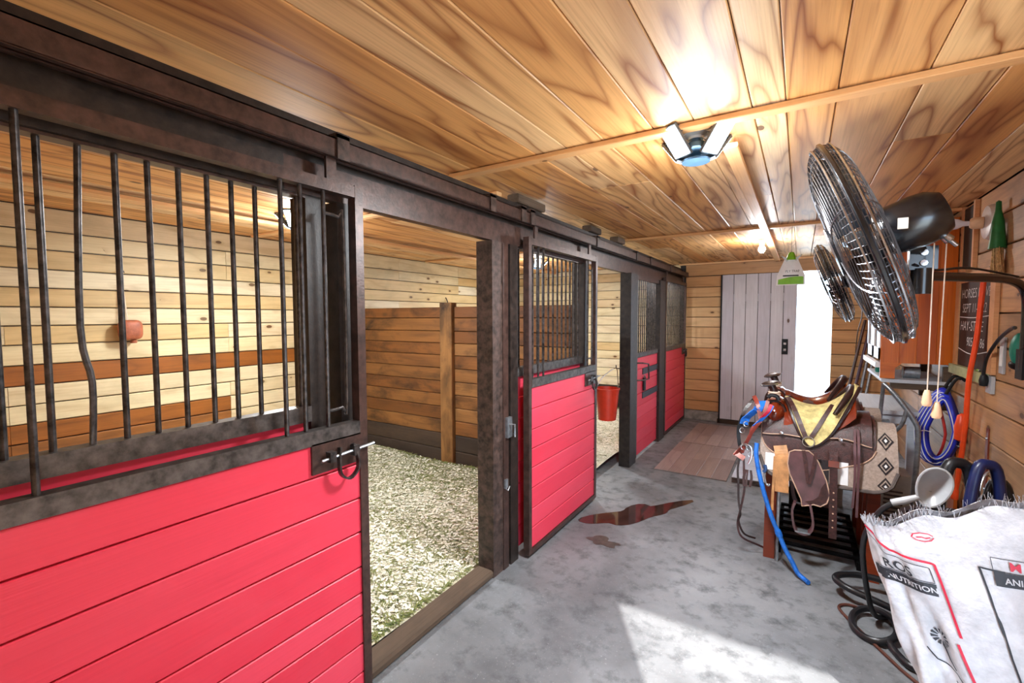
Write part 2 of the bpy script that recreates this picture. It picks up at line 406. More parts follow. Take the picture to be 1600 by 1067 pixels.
# battens nailed under the ceiling
t1 = thing('ceiling_batten', 'long pale batten crossing the ceiling beside the nearest lamp', 'batten', (-.3, 1.92, ZC-.02), 'ceiling battens')
board('strip', t1, (-.32, 1.92, ZC-.012), 2.52, .055, .022, 'xh', W_BATT)
t1 = thing('ceiling_batten', 'pale batten crossing the ceiling halfway down the aisle', 'batten', (-.3, 4.41, ZC-.02), 'ceiling battens')
board('strip', t1, (-.32, 4.41, ZC-.012), 2.50, .055, .022, 'xh', W_BATT)
t1 = thing('ceiling_batten', 'pale batten along the ceiling against the end wall', 'batten', (-.3, 6.9, ZC-.02), 'ceiling battens')
board('strip', t1, (-.3, 6.93, ZC-.012), 2.4, .055, .022, 'xh', W_BATT)
t1 = thing('ceiling_batten', 'pale batten running lengthwise from the near lamp to the end wall', 'batten', (-.27, 4.5, ZC-.03), 'ceiling battens')
board('strip', t1, (-.27, 4.5, ZC-.034), 4.7, .06, .02, 'yh', W_BATT)
for yy, lab in ((2.32, 'batten on the ceiling of the nearest stall'), (4.6, 'batten on the ceiling of the second stall')):
    t1 = thing('ceiling_batten', lab, 'batten', (-2.9, yy, ZC-.02), 'stall ceiling battens'); board('strip', t1, (-2.9, yy, ZC-.012), 2.7, .055, .022, 'xh', W_BATT)
t1 = thing('ceiling_batten', 'lengthwise cobwebbed batten on the stall ceiling', 'batten', (-3.4, 3.3, ZC-.03), 'stall ceiling battens')
board('strip', t1, (-3.45, 3.3, ZC-.036), 7.1, .09, .025, 'yh', W_BATT)

def courses(name, parent, lo, hi, z0, z1, h, mode, fixed, mat_fn, th=.022, joints=()):
    z = z0; k = 0
    while z < z1-.02:
        hh = min(h*random.uniform(.94, 1.06), z1-z)
        if z1-(z+hh) < .05: hh = z1-z
        cs = [lo]+[j for j in sorted(joints) if (random.random() < .6 or (j == 2.12 and z < .8)) and lo+.2 < j < hi-.2]+[hi]
        for i in range(len(cs)-1):
            L = cs[i+1]-cs[i]-.002; m = (cs[i]+cs[i+1])/2; d = random.uniform(-.002, .002)
            c = (m, fixed+d, z+hh/2) if mode == 'xv' else (fixed+d, m, z+hh/2)
            board(name, parent, c, L, hh-.007, th, mode, mat_fn(k, i, z, m), .005)
        z += hh; k += 1

# stall back wall
wl = MB().span((-4.6, -.6, 0), (XL-.022, 7.12, ZC+.02)).build('wall_left', POST); tag(wl, 'pale knotty pine board wall at the back of the stalls', kind='structure')
def pine_l(k, i, z, m):
    if z < .15: return W_KICK
    if .98 < z < 1.10 or (z < .74 and m < 2.12): return W_BROWN
    return W_PINE
courses('board', wl, YF, YB, .0, ZC, .132, 'yv', XL-.011, pine_l, joints=(.75, 2.12, 2.9, 4.2, 5.4))
# end wall (aisle and stalls), with the doorway
wb = MB()
wb.span((-4.6, YB+.022, 0), (-.045, 7.12, ZC+.02)).span((-.045, YB+.022, 2.09), (.335, 7.12, ZC+.02)).span((.335, YB+.022, 0), (1.1, 7.12, ZC+.02))
wb = wb.build('wall_back', POST); tag(wb, 'knotty board end wall with the bright doorway', kind='structure')
courses('board', wb, XL, -1.5, .0, ZC, .137, 'xv', YB+.011, lambda k, i, z, m: W_KICK if z < .3 else W_PINE, joints=(-3.2, -2.4))
courses('board', wb, -1.42, -.94, .14, 2.07, .148, 'xv', YB+.011, lambda k, i, z, m: W_END)
courses('board', wb, .335, XR, .0, 2.07, .150, 'xv', YB+.011, lambda k, i, z, m: W_END)
board('board', wb, (-.24, YB+.0, 2.16), 2.36, .17, .03, 'xv', W_END)
board('board', wb, (-1.18, YB+.005, .07), .46, .135, .03, 'xv', plain('stone_block', '8d8781', .8, 0, .25, 14, .4))
# right wall
wr = MB().span((XR+.022, 1.3, 0), (1.1, 7.12, ZC+.02)).build('wall_right', POST); tag(wr, 'wide weathered board wall on the right of the aisle', kind='structure')
courses('board', wr, 1.3, YB, .0, ZC, .188, 'yv', XR+.011, lambda k, i, z, m: W_RIGHT, joints=(2.4, 4.7, 5.6))
# unseen, behind and beside the camera: doorway and nook shaped for daylight
wf = MB().span((-4.6, -.6, 0), (.78, YF, ZC+.02)).span((.78, -.6, 2.1), (3.2, YF, ZC+.02)).build('wall_front', W_END); tag(wf, 'unseen board wall behind the viewer, its near doorway widened for sky light', kind='structure')
ws = MB().span((3.2, -.6, 0), (3.4, 1.5, ZC+.02)).span((1.1, 1.3, 0), (3.2, 1.5, ZC+.02)).build('wall_side', W_END); tag(ws, 'unseen board walls of a nook added to fit the widened near doorway', kind='structure')

# sliding door on the end wall
d1 = thing('door_1', 'whitewashed vertical board sliding door beside the bright doorway', 'door', (-.49, 6.96, .03), kind='structure')
xs = np.linspace(-.93, -.045, 7)
for i in range(6):
    board('board', d1, ((xs[i]+xs[i+1])/2, 6.95, 1.065), 2.0, xs[i+1]-xs[i]-.006, .024, 'zx', W_WHITE)
for z in (.3, 1.75): MB().span((-.92, 6.965, z-.05), (-.05, 6.985, z+.05)).build('ledge', W_WHITE, d1)
hp = MB().span((-.2, 6.925, 1.0), (-.13, 6.938, 1.2)).build('handle_plate', BLACK, d1)
MB().box((-.165, 6.918, 1.14), (.03, .014, .03)).box((-.165, 6.918, 1.06), (.03, .014, .03)).build('pull', CHROME, hp)
tr = MB().span((-.945, 6.93, .0), (-.93, 6.99, 2.07)).build('gap_strip', BLACK); tag(tr, 'black strip painted in for the shaded gap beside the white sliding door', kind='structure')  # black colour stands in for the shaded gap at the door edge
tr = MB().span((-.96, 6.93, .0), (-.05, 6.99, .055)).build('trim_2', W_KICK); tag(tr, 'dark threshold under the white sliding door', kind='structure')

# ------------------------------------------------------------------ stall fronts
def header():
    h = thing('stall_header', 'long brown header beam carrying the stall door track', 'beam', (-1.47, 3.3, 1.92))
    MB().span((-1.50, YF+.02, 1.925), (-1.455, .90, 2.04)).build('fascia', POST, h); MB().span((-1.50, .90, 1.925), (-1.455, 6.98, 2.04)).build('fascia', STEEL, h)  # near fascia length darkened to paint in the shade behind the track
    MB().span((-1.53, YF+.02, 2.04), (-1.47, 6.98, 2.185)).build('top_beam', POST, h)
    return h
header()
def track():
    t = thing('door_track', 'brown box channel track hung along the stall fronts', 'track', (-1.4, 3.3, 2.05))
    y0 = YF+.02
    for a, b in ((y0, 1.07), (1.075, 2.31), (2.315, 3.47), (3.475, 5.0), (5.005, 6.95)):
        m = MB(); m.span((-1.382, a, 2.058), (-1.378, b, 2.12)).span((-1.43, a, 2.116), (-1.378, b, 2.12)).span((-1.43, a, 2.058), (-1.426, b, 2.12))
        m.span((-1.43, a, 2.056), (-1.412, b, 2.06)).span((-1.396, a, 2.056), (-1.378, b, 2.06)); m.build('channel', STEEL, t)
    for y in (-.1, 1.072, 2.0, 2.312, 2.42, 3.47, 4.5, 5.0, 5.9):
        b = MB(); b.span((-1.376, y-.025, 2.05), (-1.37, y+.025, 2.135)).span((-1.47, y-.025, 2.122), (-1.37, y+.025, 2.14)); b.build('bracket', POSTB, t)
    return t
track()
for y, L, lab in ((2.55, .34, 'pale split wood block between track beam and ceiling over the second stall door'), (3.62, .22, 'grey wood block above the track past the second stall door'), (4.25, .2, 'short wood block above the track by the red bucket')):
    b = thing('wood_block', lab, 'block', (-1.49, y, 2.19), 'blocks over the track beam'); board('block', b, (-1.49, y, 2.216), L, .08, .05, 'yh', W_SILL, .006)

def post(y0, y1, x0, x1, lab, z1=1.924, mat=POST):
    p = thing('stall_post', lab, 'post', ((x0+x1)/2, (y0+y1)/2, 0), 'stall front posts')
    MB().span((x0, y0, 0), (x1, y1, z1)).build('timber', mat, p)
    return p
p = post(.985, 1.055, -1.56, -1.47, 'dark inner post behind the nearest stall door handle')
p = post(1.10, 1.17, -1.56, -1.452, 'brown post at the left of the open near stall')
p2 = post(2.10, 2.26, -1.56, -1.452, 'broad scuffed post at the right of the open near stall', 1.924, POSTB)
MB().span((-1.452, 2.20, 0), (-1.447, 2.255, 1.92)).build('angle_iron', STEEL, p2)
c = MB().box((-1.44, 2.245, .85), (.02, .05, .12)); c.tube([(-1.435, 2.235, .87), (-1.40, 2.25, .87), (-1.40, 2.25, .8), (-1.435, 2.3, .8)], .006, 6); c.build('catch', GALV, p2)
c = MB().box((-1.44, 2.215, .52), (.012, .03, .05)).tube([(-1.44, 2.2, .5), (-1.43, 2.22, .48), (-1.43, 2.24, .5)], .004, 5); c.build('hook', GALV, p2)
post(2.275, 2.36, -1.56, -1.445, 'black post against the left edge of the second stall door', 1.924)
p3 = post(4.40, 4.60, -1.51, -1.40, 'black post beside the hanging red bucket', 1.924)
post(5.50, 5.74, -1.56, -1.40, 'dark post between the two farthest pink stall fronts', 1.924)
post(3.38, 3.46, -1.56, -1.455, 'dark post behind the right edge of the second stall door', 1.924)

def red_planks(parent, y0, y1, z0, z1, x, edges=None):
    n = 8; zs = edges or [z0+(z1-z0)*i/n for i in range(n+1)]
    for i in range(len(zs)-1):
        board('plank', parent, (x, (y0+y1)/2, (zs[i]+zs[i+1])/2), y1-y0, zs[i+1]-zs[i]-.005, .022, 'yv', W_RED, .003)
def bars(parent, ys, x, z0, z1, r=.0075, bent=None):
    for i, y in enumerate(ys):
        if bent is not None and i == bent: pts = smooth_path([(x, y, z0), (x+.004, y+.004, z0+.16), (x, y-.012, z0+.3), (x, y, z1)], 4)
        else: pts = [(x, y, z0), (x, y, z1)]
        MB().tube(pts, r, 8).build('bar', BARS, parent, True)

def panel(y0, y1, lab, ys, bent=None):
    p = thing('stall_front_panel', lab, 'stall panel', (-1.49, (y0+y1)/2, .03), 'fixed stall front panels')
    red_planks(p, y0, y1, .03, 1.13, -1.50)
    MB().span((-1.515, y0, 1.13), (-1.465, y1, 1.185)).build('mid_rail', RAIL, p)
    MB().span((-1.515, y0, 1.916), (-1.47, y1, 1.924)).build('top_rail', STEEL, p)
    bars(p, ys, -1.49, 1.18, 1.92, bent=bent); return p
panel(YF+.03, .985, 'red lower panel with black bars behind the nearest sliding door', [-.25, -.18, -.11, -.04, .03, .1, .17, .245, .324, .396, .466, .535, .607, .68, .748, .82, .905, .962], 9)
panel(2.36, 3.38, 'barred red panel behind the second sliding door', [2.44, 2.52, 2.6, 2.68, 2.76, 2.84, 2.91, 2.98, 3.05, 3.12, 3.19, 3.265, 3.34])

def horseshoe(y, z, x, parent, name='ring_handle'):
    pts = [(x, y-.028, z+.055), (x+.012, y-.04, z+.0), (x+.014, y-.034, z-.04), (x+.014, y, z-.062), (x+.014, y+.034, z-.04), (x+.012, y+.04, z+.0), (x, y+.028, z+.055)]
    MB().ribbon(smooth_path(pts, 4), .016, .007, (1, 0, 0)).build(name, BARS, parent)

def slide_door(y0, y1, lab, fbars, edges, latch=True, x=-1.40, handle=True, gx=0):
    d = thing('stall_door', lab, 'stall door', (x, (y0+y1)/2, .03), 'sliding stall doors')
    MB().span((x-.022, y0, .02), (x+.018, y0+.035, 1.978)).build('stile', STEEL, d); MB().span((x-.022, y1-.035, .02), (x+.018, y1, 1.978)).build('stile', STEEL, d)
    MB().span((x-.021, y0+.035, 1.935), (x+.017, y1-.035, 1.975)).build('top_rail', STEEL, d)
    MB().span((x-.022, y0+.035, 1.065), (x+.02, y1-.035, 1.115)).build('mid_rail', RAIL, d)
    MB().span((x-.021, y0+.035, .02), (x+.02, y1-.035, .05)).build('bottom_rail', STEEL, d)
    red_planks(d, y0+.035, y1-.035, .05, 1.065, x, edges)
    bars(d, fbars, x, 1.115, 1.935)
    for yy in (y0+.12, y1-.12):
        MB().span((x-.010, yy-.02, 1.975), (x+.002, yy+.02, 2.056)).build('hanger', STEEL, d)
    if handle:
        hy = y1-.155
        MB().tube([(x, hy, 1.115), (x, hy, 1.935)], .0075, 8).tube(smooth_path([(x, hy, 1.86), (x+.005, hy+.055, 1.855), (x+.005, hy+.075, 1.83), (x+.005, hy+.075, 1.2), (x+.005, hy+.055, 1.175), (x, hy, 1.17)], 3), .006, 7).build('loop_handle', BARS, d, True)
    if latch:
        lp = MB().span((x+.011, y1-.235, .965), (x+.02, y1-.03, 1.07)).build('latch_plate', STEEL, d)
        b = MB().tube([(x+.035, y1-.21, 1.01), (x+.035, y1+.015, 1.022)], .006, 8); b.build('bolt', GALV, d, True)
        for yy in (y1-.17, y1-.07): MB().span((x+.018, yy-.012, .998), (x+.045, yy+.012, 1.034)).build('staple', BARS, lp)
        horseshoe(y1-.105, .985, x+.03, d)
    return d
E1 = [.05, .136, .25, .36, .45, .552, .688, .819, .951, 1.065]
slide_door(-.24, 1.16, 'large red plank sliding door nearest the camera with horseshoe latch', [-.15, .02, .274, .851, .918], E1)
E2 = [.05, .177, .30, .43, .56, .68, .80, .93, 1.065]
slide_door(2.385, 3.48, 'red sliding stall door slid open between the two open stalls', [2.459, 2.533, 2.601], E2)
d4 = slide_door(5.78, 6.96, 'farthest pink-red sliding stall door by the end wall', list(np.arange(5.87, 6.9, .075)), E2, True, -1.42, False)
# hinged half door with padlock
d3 = thing('stall_door', 'pink-red stall front with dark straps and padlock beyond the red bucket', 'stall door', (-1.44, 5.05, .03), 'sliding stall doors')
red_planks(d3, 4.66, 5.50, .03, 1.07, -1.44, [.03, .16, .29, .42, .55, .68, .81, .94, 1.07])
MB().span((-1.452, 4.62, .03), (-1.41, 4.66, 1.92)).build('stile', RAIL, d3)
MB().span((-1.46, 4.66, 1.07), (-1.42, 5.50, 1.115)).build('mid_rail', RAIL, d3); MB().span((-1.452, 4.66, 1.88), (-1.42, 5.50, 1.92)).build('top_rail', STEEL, d3)
bars(d3, np.arange(4.72, 5.48, .07), -1.44, 1.115, 1.9)
for z in (.92, .66):
    MB().span((-1.429, 4.9, z-.045), (-1.42, 5.50, z+.02)).build('strap', plain('dark_strap', '2b2c38', .5), d3)
pl = MB().span((-1.42, 4.90, .70), (-1.405, 4.96, .84)).build('padlock', BLACK, d3); MB().tube(arc((-1.412, 4.93, .84), .022, 0, 180, 8, 'yz'), .005, 6).build('shackle', CHROME, pl, True)
MB().tube([(-1.42, 4.64, 1.02), (-1.36, 4.68, 1.02), (-1.34, 4.82, 1.0), (-1.34, 4.84, .84), (-1.36, 4.7, .84), (-1.42, 4.64, .84)], .008, 7).build('loop_handle', BARS, d3, True)

# sill of the near stall and partition boards
sl = thing('stall_sill', 'worn dark timber sill across the open near stall', 'sill', (-1.5, 1.6, 0)); board('timber', sl, (-1.515, 1.64, .02), .93, .12, .045, 'yh', W_SILL, .012)
pt = thing('stall_partition', 'brown stained half-height board partition at the end of the near stall', 'partition', (-3, 3.47, 0))
z = .0; k = 0
zs = [.0, .17, .33, .47, .60, .73, .86, .99, 1.12, 1.24, 1.36, 1.49, 1.6]
for i in range(len(zs)-1):
    for a, b in ((XL, -3.02), (-2.86, -1.56)):
        board('board', pt, ((a+b)/2, 3.50, (zs[i]+zs[i+1])/2), b-a-.003, zs[i+1]-zs[i]-.005, .035, 'xv', W_KICK if i < 2 else W_PART, .005)
board('post', pt, (-2.94, 3.485, .82), 1.64, .15, .09, 'zx', W_PART, .006)
MB().span((XL+.01, 3.519, 0), (-1.57, 3.53, 1.59)).build('gap_blocker', POST, pt)  # dark sheet added to stop light showing through the board gaps

# bedding
def bedding():
    def h(x, y): return .035+.02*np.sin(x*3.1+y*1.7)*np.cos(y*2.3-x)+.03*np.clip((y-2.6)/1.0, 0, 1)+.045*np.clip((-x-3.3), 0, 1)
    for (x0, x1, y0, y1, lab, n, nh) in ((XL, -1.58, -.3, 3.43, 'pale wood shavings and green hay bedding on the near stall floor', 42000, 20000), (XL, -1.6, 3.54, 6.98, 'pale wood shavings bedding on the second stall floor', 18000, 7000)):
        root = tag(MB().grid(lambda u, v: (x0+(x1-x0)*u, y0+(y1-y0)*v, float(h(x0+(x1-x0)*u, y0+(y1-y0)*v))-.004*0), 40, 40).build('stall_bedding', SHAVB, origin=(x0, y0, 0)), lab, 'bedding', kind='stuff')
        for nm, mt, cnt, L, W in (('shavings', SHAV, n, .022, .010), ('hay', HAYM, nh, .075, .0036)):
            px = NR.uniform(x0+.02, x1-.02, cnt); 
            py = NR.uniform(y0+.02, y1-.02, cnt)
            if nm == 'hay':
                cl = NR.normal(0, .16, (cnt, 2)); cx = NR.choice([-1.9, -2.4, -3.1, -3.6, -1.75, -2.8], cnt); cy = NR.choice([1.25, 3.2, 2.3, 1.6, 3.3, 2.9], cnt)+(y0+.3 if y0 > 1 else 0)
                k2 = NR.rand(cnt) < .62; px = np.where(k2, np.clip(cx+cl[:, 0]*1.6, x0+.03, x1-.03), px); py = np.where(k2, np.clip(cy+cl[:, 1]*1.3, y0+.03, y1-.03), py)
            pz = h(px, py)+NR.uniform(.002, .014, cnt)
            an = NR.uniform(0, 6.283, cnt); ti = NR.uniform(-.35, .35, cnt); l = L*NR.uniform(.5, 1.2, cnt)/2; w = W*NR.uniform(.6, 1.3, cnt)/2
            ux, uy, uz = np.cos(an)*np.cos(ti), np.sin(an)*np.cos(ti), np.sin(ti); vx, vy = -np.sin(an), np.cos(an); vz = NR.uniform(-.5, .5, cnt)
            V = np.zeros((cnt, 4, 3))
            for q, (a, b) in enumerate(((-1, -1), (1, -1), (1, 1), (-1, 1))):
                V[:, q, 0] = px+ux*l*a+vx*w*b; V[:, q, 1] = py+uy*l*a+vy*w*b; V[:, q, 2] = pz+uz*l*a*.6+vz*w*b
            V = V.reshape(-1, 3)-np.array([x0, y0, 0])
            me = bpy.data.meshes.new(nm); me.vertices.add(cnt*4); me.vertices.foreach_set('co', V.ravel()); me.loops.add(cnt*4); me.loops.foreach_set('vertex_index', np.arange(cnt*4))
            me.polygons.add(cnt); me.polygons.foreach_set('loop_start', np.arange(0, cnt*4, 4)); me.update(calc_edges=True); me.validate(); me.materials.append(mt)
            ob = bpy.data.objects.new(nm, me); COL.objects.link(ob); ob.parent = root; ob['kind'] = 'stuff'
bedding()

# ------------------------------------------------------------------ lamps
def led_lamp(c, lab, rot, power, grp='folding panel LED lamps'):
    t = thing('led_lamp', lab, 'lamp', (c[0], c[1], c[2]-.12), grp)
    x, y, z = c
    MB().lathe([(.0, 0), (.055, 0), (.055, -.012), (.03, -.02), (.03, -.03)], (x, y, z), n=20).build('base_plate', WHITEP, t, True)
    MB().lathe([(.028, -.03), (.028, -.05), (.06, -.055), (.065, -.075), (.045, -.09), (.02, -.095), (.02, -.105), (.055, -.112), (.055, -.12)], (x, y, z), n=20).build('hub', plain('lamp_grey', '4d6f8c', .35, .4), t, True)
    for k in range(4):
        a = rot+k*math.pi/2; R = Matrix.Rotation(a, 3, 'Z') @ Matrix.Rotation(math.radians(-48), 3, 'Y')
        cc = Vector((x, y, z-.075)) + Matrix.Rotation(a, 3, 'Z') @ Vector((.108, 0, .022))
        w = MB(); w.box(cc, (.135, .085, .012), R)
        for q in range(5): w.box(cc+R @ Vector((-.05+.025*q, 0, .011)), (.004, .08, .012), R)
        pn = w.build('panel', plain('lamp_heatsink', '6d747c', .4, .6), t)
        MB().box(cc+R @ Vector((.0, 0, -.0075)), (.122, .072, .004), R).build('lens', LED, pn)
    ld = bpy.data.lights.new('lamp_light', 'AREA'); ld.shape = 'DISK'; ld.size = .3; ld.energy = power*.7*LAMP; ld.color = (.93, .97, 1)
    lo = bpy.data.objects.new('lamp_light', ld); COL.objects.link(lo); lo.parent = t; lo.location = (0, 0, -.02)
    lp_ = bpy.data.lights.new('lamp_glow', 'POINT'); lp_.energy = power*.24*LAMP; lp_.shadow_soft_size = .15; lp_.color = (.93, .97, 1)
    lo = bpy.data.objects.new('lamp_glow', lp_); COL.objects.link(lo); lo.parent = t; lo.location = (0, 0, -.2)
led_lamp((-.38, 2.02, ZC), 'folding panel LED lamp glowing on the aisle ceiling by the first batten', -.59, 42)
led_lamp((-3.1, 2.02, ZC), 'glowing LED lamp on the near stall ceiling, seen through the bars', .6, 42)
led_lamp((-2.95, 5.3, ZC), 'glowing LED lamp in the second stall, seen through the second door', .6, 40)
def bulb_lamp(c):
    t = thing('ceiling_bulb', 'lit round bulb hanging under the lengthwise batten far down the aisle', 'lamp', (c[0], c[1], c[2]-.13))
    MB().lathe([(.0, 0), (.05, 0), (.05, -.015), (.025, -.03), (.022, -.06), (.0, -.06)], c, n=16).build('socket', WHITEP, t, True)
    MB().ell((c[0], c[1], c[2]-.095), (.032, .032, .036), 16, 10).build('bulb', BULB, t, True)
    ld = bpy.data.lights.new('bulb_light', 'POINT'); ld.energy = 16*LAMP; ld.shadow_soft_size = .06; ld.color = (.98, .97, 1)
    lo = bpy.data.objects.new('bulb_light', ld); COL.objects.link(lo); lo.parent = t; lo.location = (0, 0, -.03)
bulb_lamp((-.34, 5.15, ZC))

# ================================================================== FANS
def wall_fan(c, n, Rd, arm, lab, detail=1.0, motor_label=None):
    """c cage centre, n unit facing direction, Rd cage radius, arm list of points from the fan neck to the wall"""
    c = Vector(c); n = Vector(n).normalized(); q = Vector((0, 0, 1)); e1 = (q-n*q.dot(n)).normalized(); e2 = n.cross(e1)
    t = thing('wall_fan', lab, 'fan', arm[-1], 'wall fans')
    dp = Rd*.19
    def P(r, a, h): return c+e1*(r*math.cos(a))+e2*(r*math.sin(a))+n*h
    def hf(r, s): return s*dp*max(0, 1-(r/Rd)**5)**.5   # drum-like dish profile
    nr = int(13*detail); wr_ = .0019
    for s, nm in ((1, 'front_grille'), (-1, 'rear_grille')):
        g = MB()
        for k in range(1, nr+1):
            r = Rd*(.14+.86*math.sin(math.pi/2*k/nr)**.55); g.tube([P(r, 2*math.pi*i/40, hf(r, s)) for i in range(40)], wr_, 4, True)
        for k in range(8):
            a = 2*math.pi*k/8+.2; g.tube([P(Rd*(.1+.9*i/10), a, hf(Rd*(.1+.9*i/10), s)*1.03) for i in range(11)], wr_*1.5, 4)
        for k in range(int(88*detail)):
            a = 2*math.pi*k/int(88*detail); g.tube([P(Rd*(.88+.12*math.sin(math.pi/2*i/6)), a, hf(Rd*(.88+.12*math.sin(math.pi/2*i/6)), s)) for i in range(7)], wr_, 3)
        g.build(nm, plain('grille_wire', '77787e', .3, .8, .3, 30), t, True)
    MB().tube([P(Rd*1.005, 2*math.pi*i/48, 0) for i in range(48)], .009, 6, True).build('rim', BLACKM, t, True)
    for s in (-1, 1): MB().tube([P(Rd*.99, 2*math.pi*i/48, s*.03) for i in range(48)], .004, 5, True).build('rim_wire', CHROME, t, True)
    MB().lathe([(.0, 0), (.1*Rd/.4, 0), (.1*Rd/.4, .01), (.0, .012)], c+n*dp*1.0, n, 20).build('badge', BLACKM, t, True)
    for k in range(3):
        a0 = 2*math.pi*k/3
        def bl(u, v):
            r = Rd*(.14+.74*u); a = a0+(v-.5)*(1.25-.35*u); return P(r, a, (v-.5)*.11)
        MB().sheet(bl, 10, 7, .003).build('blade', BLACKM, t, True)
    MB().lathe([(.0, -.03), (.045, -.03), (.05, .03), (.0, .04)], c, n, 16).build('hub', BLACK, t, True)
    # motor behind the cage
    L = Rd*.52; b0 = c-n*(dp*.85); k = Rd/.46
    mo = MB().lathe([(.0, 0), (.085*k, 0), (.105*k, .03), (.11*k, L*.55), (.105*k, L*.75), (.08*k, L*.93), (.0, L)], b0, -n, 28).build('motor', BLACKM, t, True)
    MB().box(b0-n*(L*.3)-e2*(.109*k)*(1 if e2.y > 0 else -1), (.03, .004, .04)).build('rating_plate', DISPLAY, mo)
    kn = b0-n*(L*.78)-e1*(.10*k)
    MB().lathe([(.016, 0), (.018, .02), (.008, .025), (.008, .05), (.0, .052)], kn, -e1-n*.4, 10).build('switch_knob', CHROME, mo, True)
    nk = Vector(arm[0])
    MB().tube([b0-n*(L*.3)-e1*.08*k, nk+Vector((0, 0, .1))], .022*k, 10).build('yoke', BLACK, t, True)
    br = MB().box(nk+Vector((0, 0, .07)), (.085, .05, .09)).build('tilt_bracket', BLACKM, t)
    for dz in (.05, .09): MB().lathe([(.012, 0), (.012, .012), (0, .013)], nk+Vector((0, -.024, dz)), (0, -1, 0), 8).build('bolt', CHROME, br, True)
    MB().lathe([(.0, -.07), (.036, -.07), (.036, .03), (.0, .03)], nk, (0, 0, 1), 18).build('socket', BLACKM, t, True)
    MB().tube(smooth_path(arm, 6), .019, 12).build('arm', BLACKM, t, True)
    return t
nF = Vector((-.93, .05, -.355))
f1 = wall_fan((.19, 2.30, 1.79), nF, .415, [(.40, 2.40, 1.655), (.56, 2.63, 1.66), (.74, 2.87, 1.662), (.83, 2.99, 1.645), (.875, 3.05, 1.60), (.888, 3.07, 1.5), (.888, 3.07, 1.25)], 'large black wire-caged wall fan filling the upper right foreground', 1.0)
MB().span((.87, 3.03, 1.2), (.949, 3.11, 1.34)).build('wall_bracket', BLACK, f1)
MB().tube(smooth_path([(.37, 2.36, 1.70), (.44, 2.45, 1.68), (.6, 2.68, 1.70), (.83, 2.99, 1.675)], 5), .005, 6).build('power_cable', RUBBER, f1, True)
f2 = wall_fan((.255, 5.3, 1.81), nF, .385, [(.46, 5.36, 1.72), (.66, 5.42, 1.715), (.82, 5.46, 1.70), (.90, 5.48, 1.6), (.91, 5.48, 1.5)], 'smaller-looking black caged fan farther back against the bright doorway', .6)
MB().span((.91, 5.44, 1.44), (.949, 5.52, 1.56)).build('wall_bracket', BLACK, f2)
MB().tube(smooth_path([(.48, 5.4, 1.7), (.56, 6.2, 1.5), (.57, 6.7, 1.3), (.58, 6.95, 1.05)], 5), .005, 5).build('power_cable', RUBBER, f2, True)

# pull cords
def pull_cord(top, bot, lab):
    t = thing('pull_cord', lab, 'pull cord', (bot[0], bot[1], bot[2]-.06), 'hanging pull cords')
    MB().tube([top, bot], .0022, 5).build('cord', TWINE, t)
    MB().lathe([(.0, 0), (.008, 0), (.012, -.015), (.017, -.05), (.013, -.062), (.0, -.066)], bot, (0, 0, 1), 12).build('pull', PULL, t, True)
pull_cord((.455, 2.33, 1.80), (.455, 2.36, 1.165), 'right-hand pale pull cord with wooden bob hanging under the big fan motor')
pull_cord((.415, 2.30, 1.77), (.425, 2.36, 1.21), 'left-hand pale pull cord with wooden bob hanging beside the cabinet side')

# ================================================================== RIGHT WALL
cb = thing('wall_cabinet', 'orange stained wooden wall cabinet with white glazed doors', 'cabinet', (.74, 4.9, 1.14))
for i, (a, b) in enumerate(((.53, .64), (.64, .74), (.74, .85), (.85, .945))):
    board('side_panel', cb, ((a+b)/2, 4.505, 1.67), 1.06, b-a-.001, .022, 'zx', W_ORANGE, .001)
MB().span((.55, 5.29, 1.14), (.945, 5.31, 2.2)).build('side_panel', W_ORANGE, cb)
MB().span((.55, 4.516, 1.15), (.945, 5.29, 1.17)).span((.55, 4.516, 2.18), (.945, 5.29, 2.2)).span((.93, 4.516, 1.17), (.945, 5.29, 2.18)).span((.55, 4.516, 1.65), (.93, 5.29, 1.67)).build('carcass', W_ORANGE, cb)
for a, b in ((4.52, 4.9), (4.905, 5.29)):
    d = MB().span((.525, a, 1.16), (.548, a+.06, 2.19)).span((.525, b-.06, 1.16), (.548, b, 2.19)).span((.525, a, 1.16), (.548, b, 1.25)).span((.525, a, 2.1), (.548, b, 2.19)).build('door', WHITEP, cb)
    MB().span((.535, a+.06, 1.25), (.54, b-.06, 2.1)).build('pane', PANE, d)
    MB().lathe([(.006, 0), (.006, .012), (.012, .018), (.0, .026)], (.525, (b-.03) if a < 4.6 else (a+.03), 1.5), (-1, 0, 0), 10).build('knob', CHROME, d, True)
MB().prism([(.53, 1.14), (.53, 1.02), (.62, 1.02), (.62, 1.10), (.66, 1.14)], 1, 4.495, 4.517).build('corbel', W_ORANGE, cb)
MB().span((.50, 4.5, 1.10), (.53, 5.3, 1.14)).build('light_rail', WHITEP, cb)

sh = thing('wall_shelf', 'pale wooden bracket shelf under the orange cabinet', 'shelf', (.75, 4.9, .92))
board('shelf_board', sh, (.74, 4.93, 1.0), .85, .40, .025, 'yh', W_GREYB, .004)
for y in (4.54, 5.3):
    b = MB().span((.60, y-.02, .94), (.94, y+.02, .985)).span((.90, y-.02, .80), (.945, y+.02, 1.12)); b.build('bracket', W_SILL, sh)
j = thing('jar', 'small teal jar standing on the bracket shelf', 'jar', (.60, 5.05, 1.013))
MB().lathe([(.0, 0), (.035, 0), (.04, .02), (.04, .07), (.028, .085), (.0, .085)], (.60, 5.05, 1.013), n=14).build('body', TEAL, j, True)
MB().lathe([(.0, .085), (.03, .085), (.03, .1), (.0, .1)], (.60, 5.05, 1.013), n=14).build('lid', WHITEP, j, True)
j = thing('tin', 'grey tin lying on the bracket shelf below the cabinet corbel', 'tin', (.74, 4.66, 1.013))
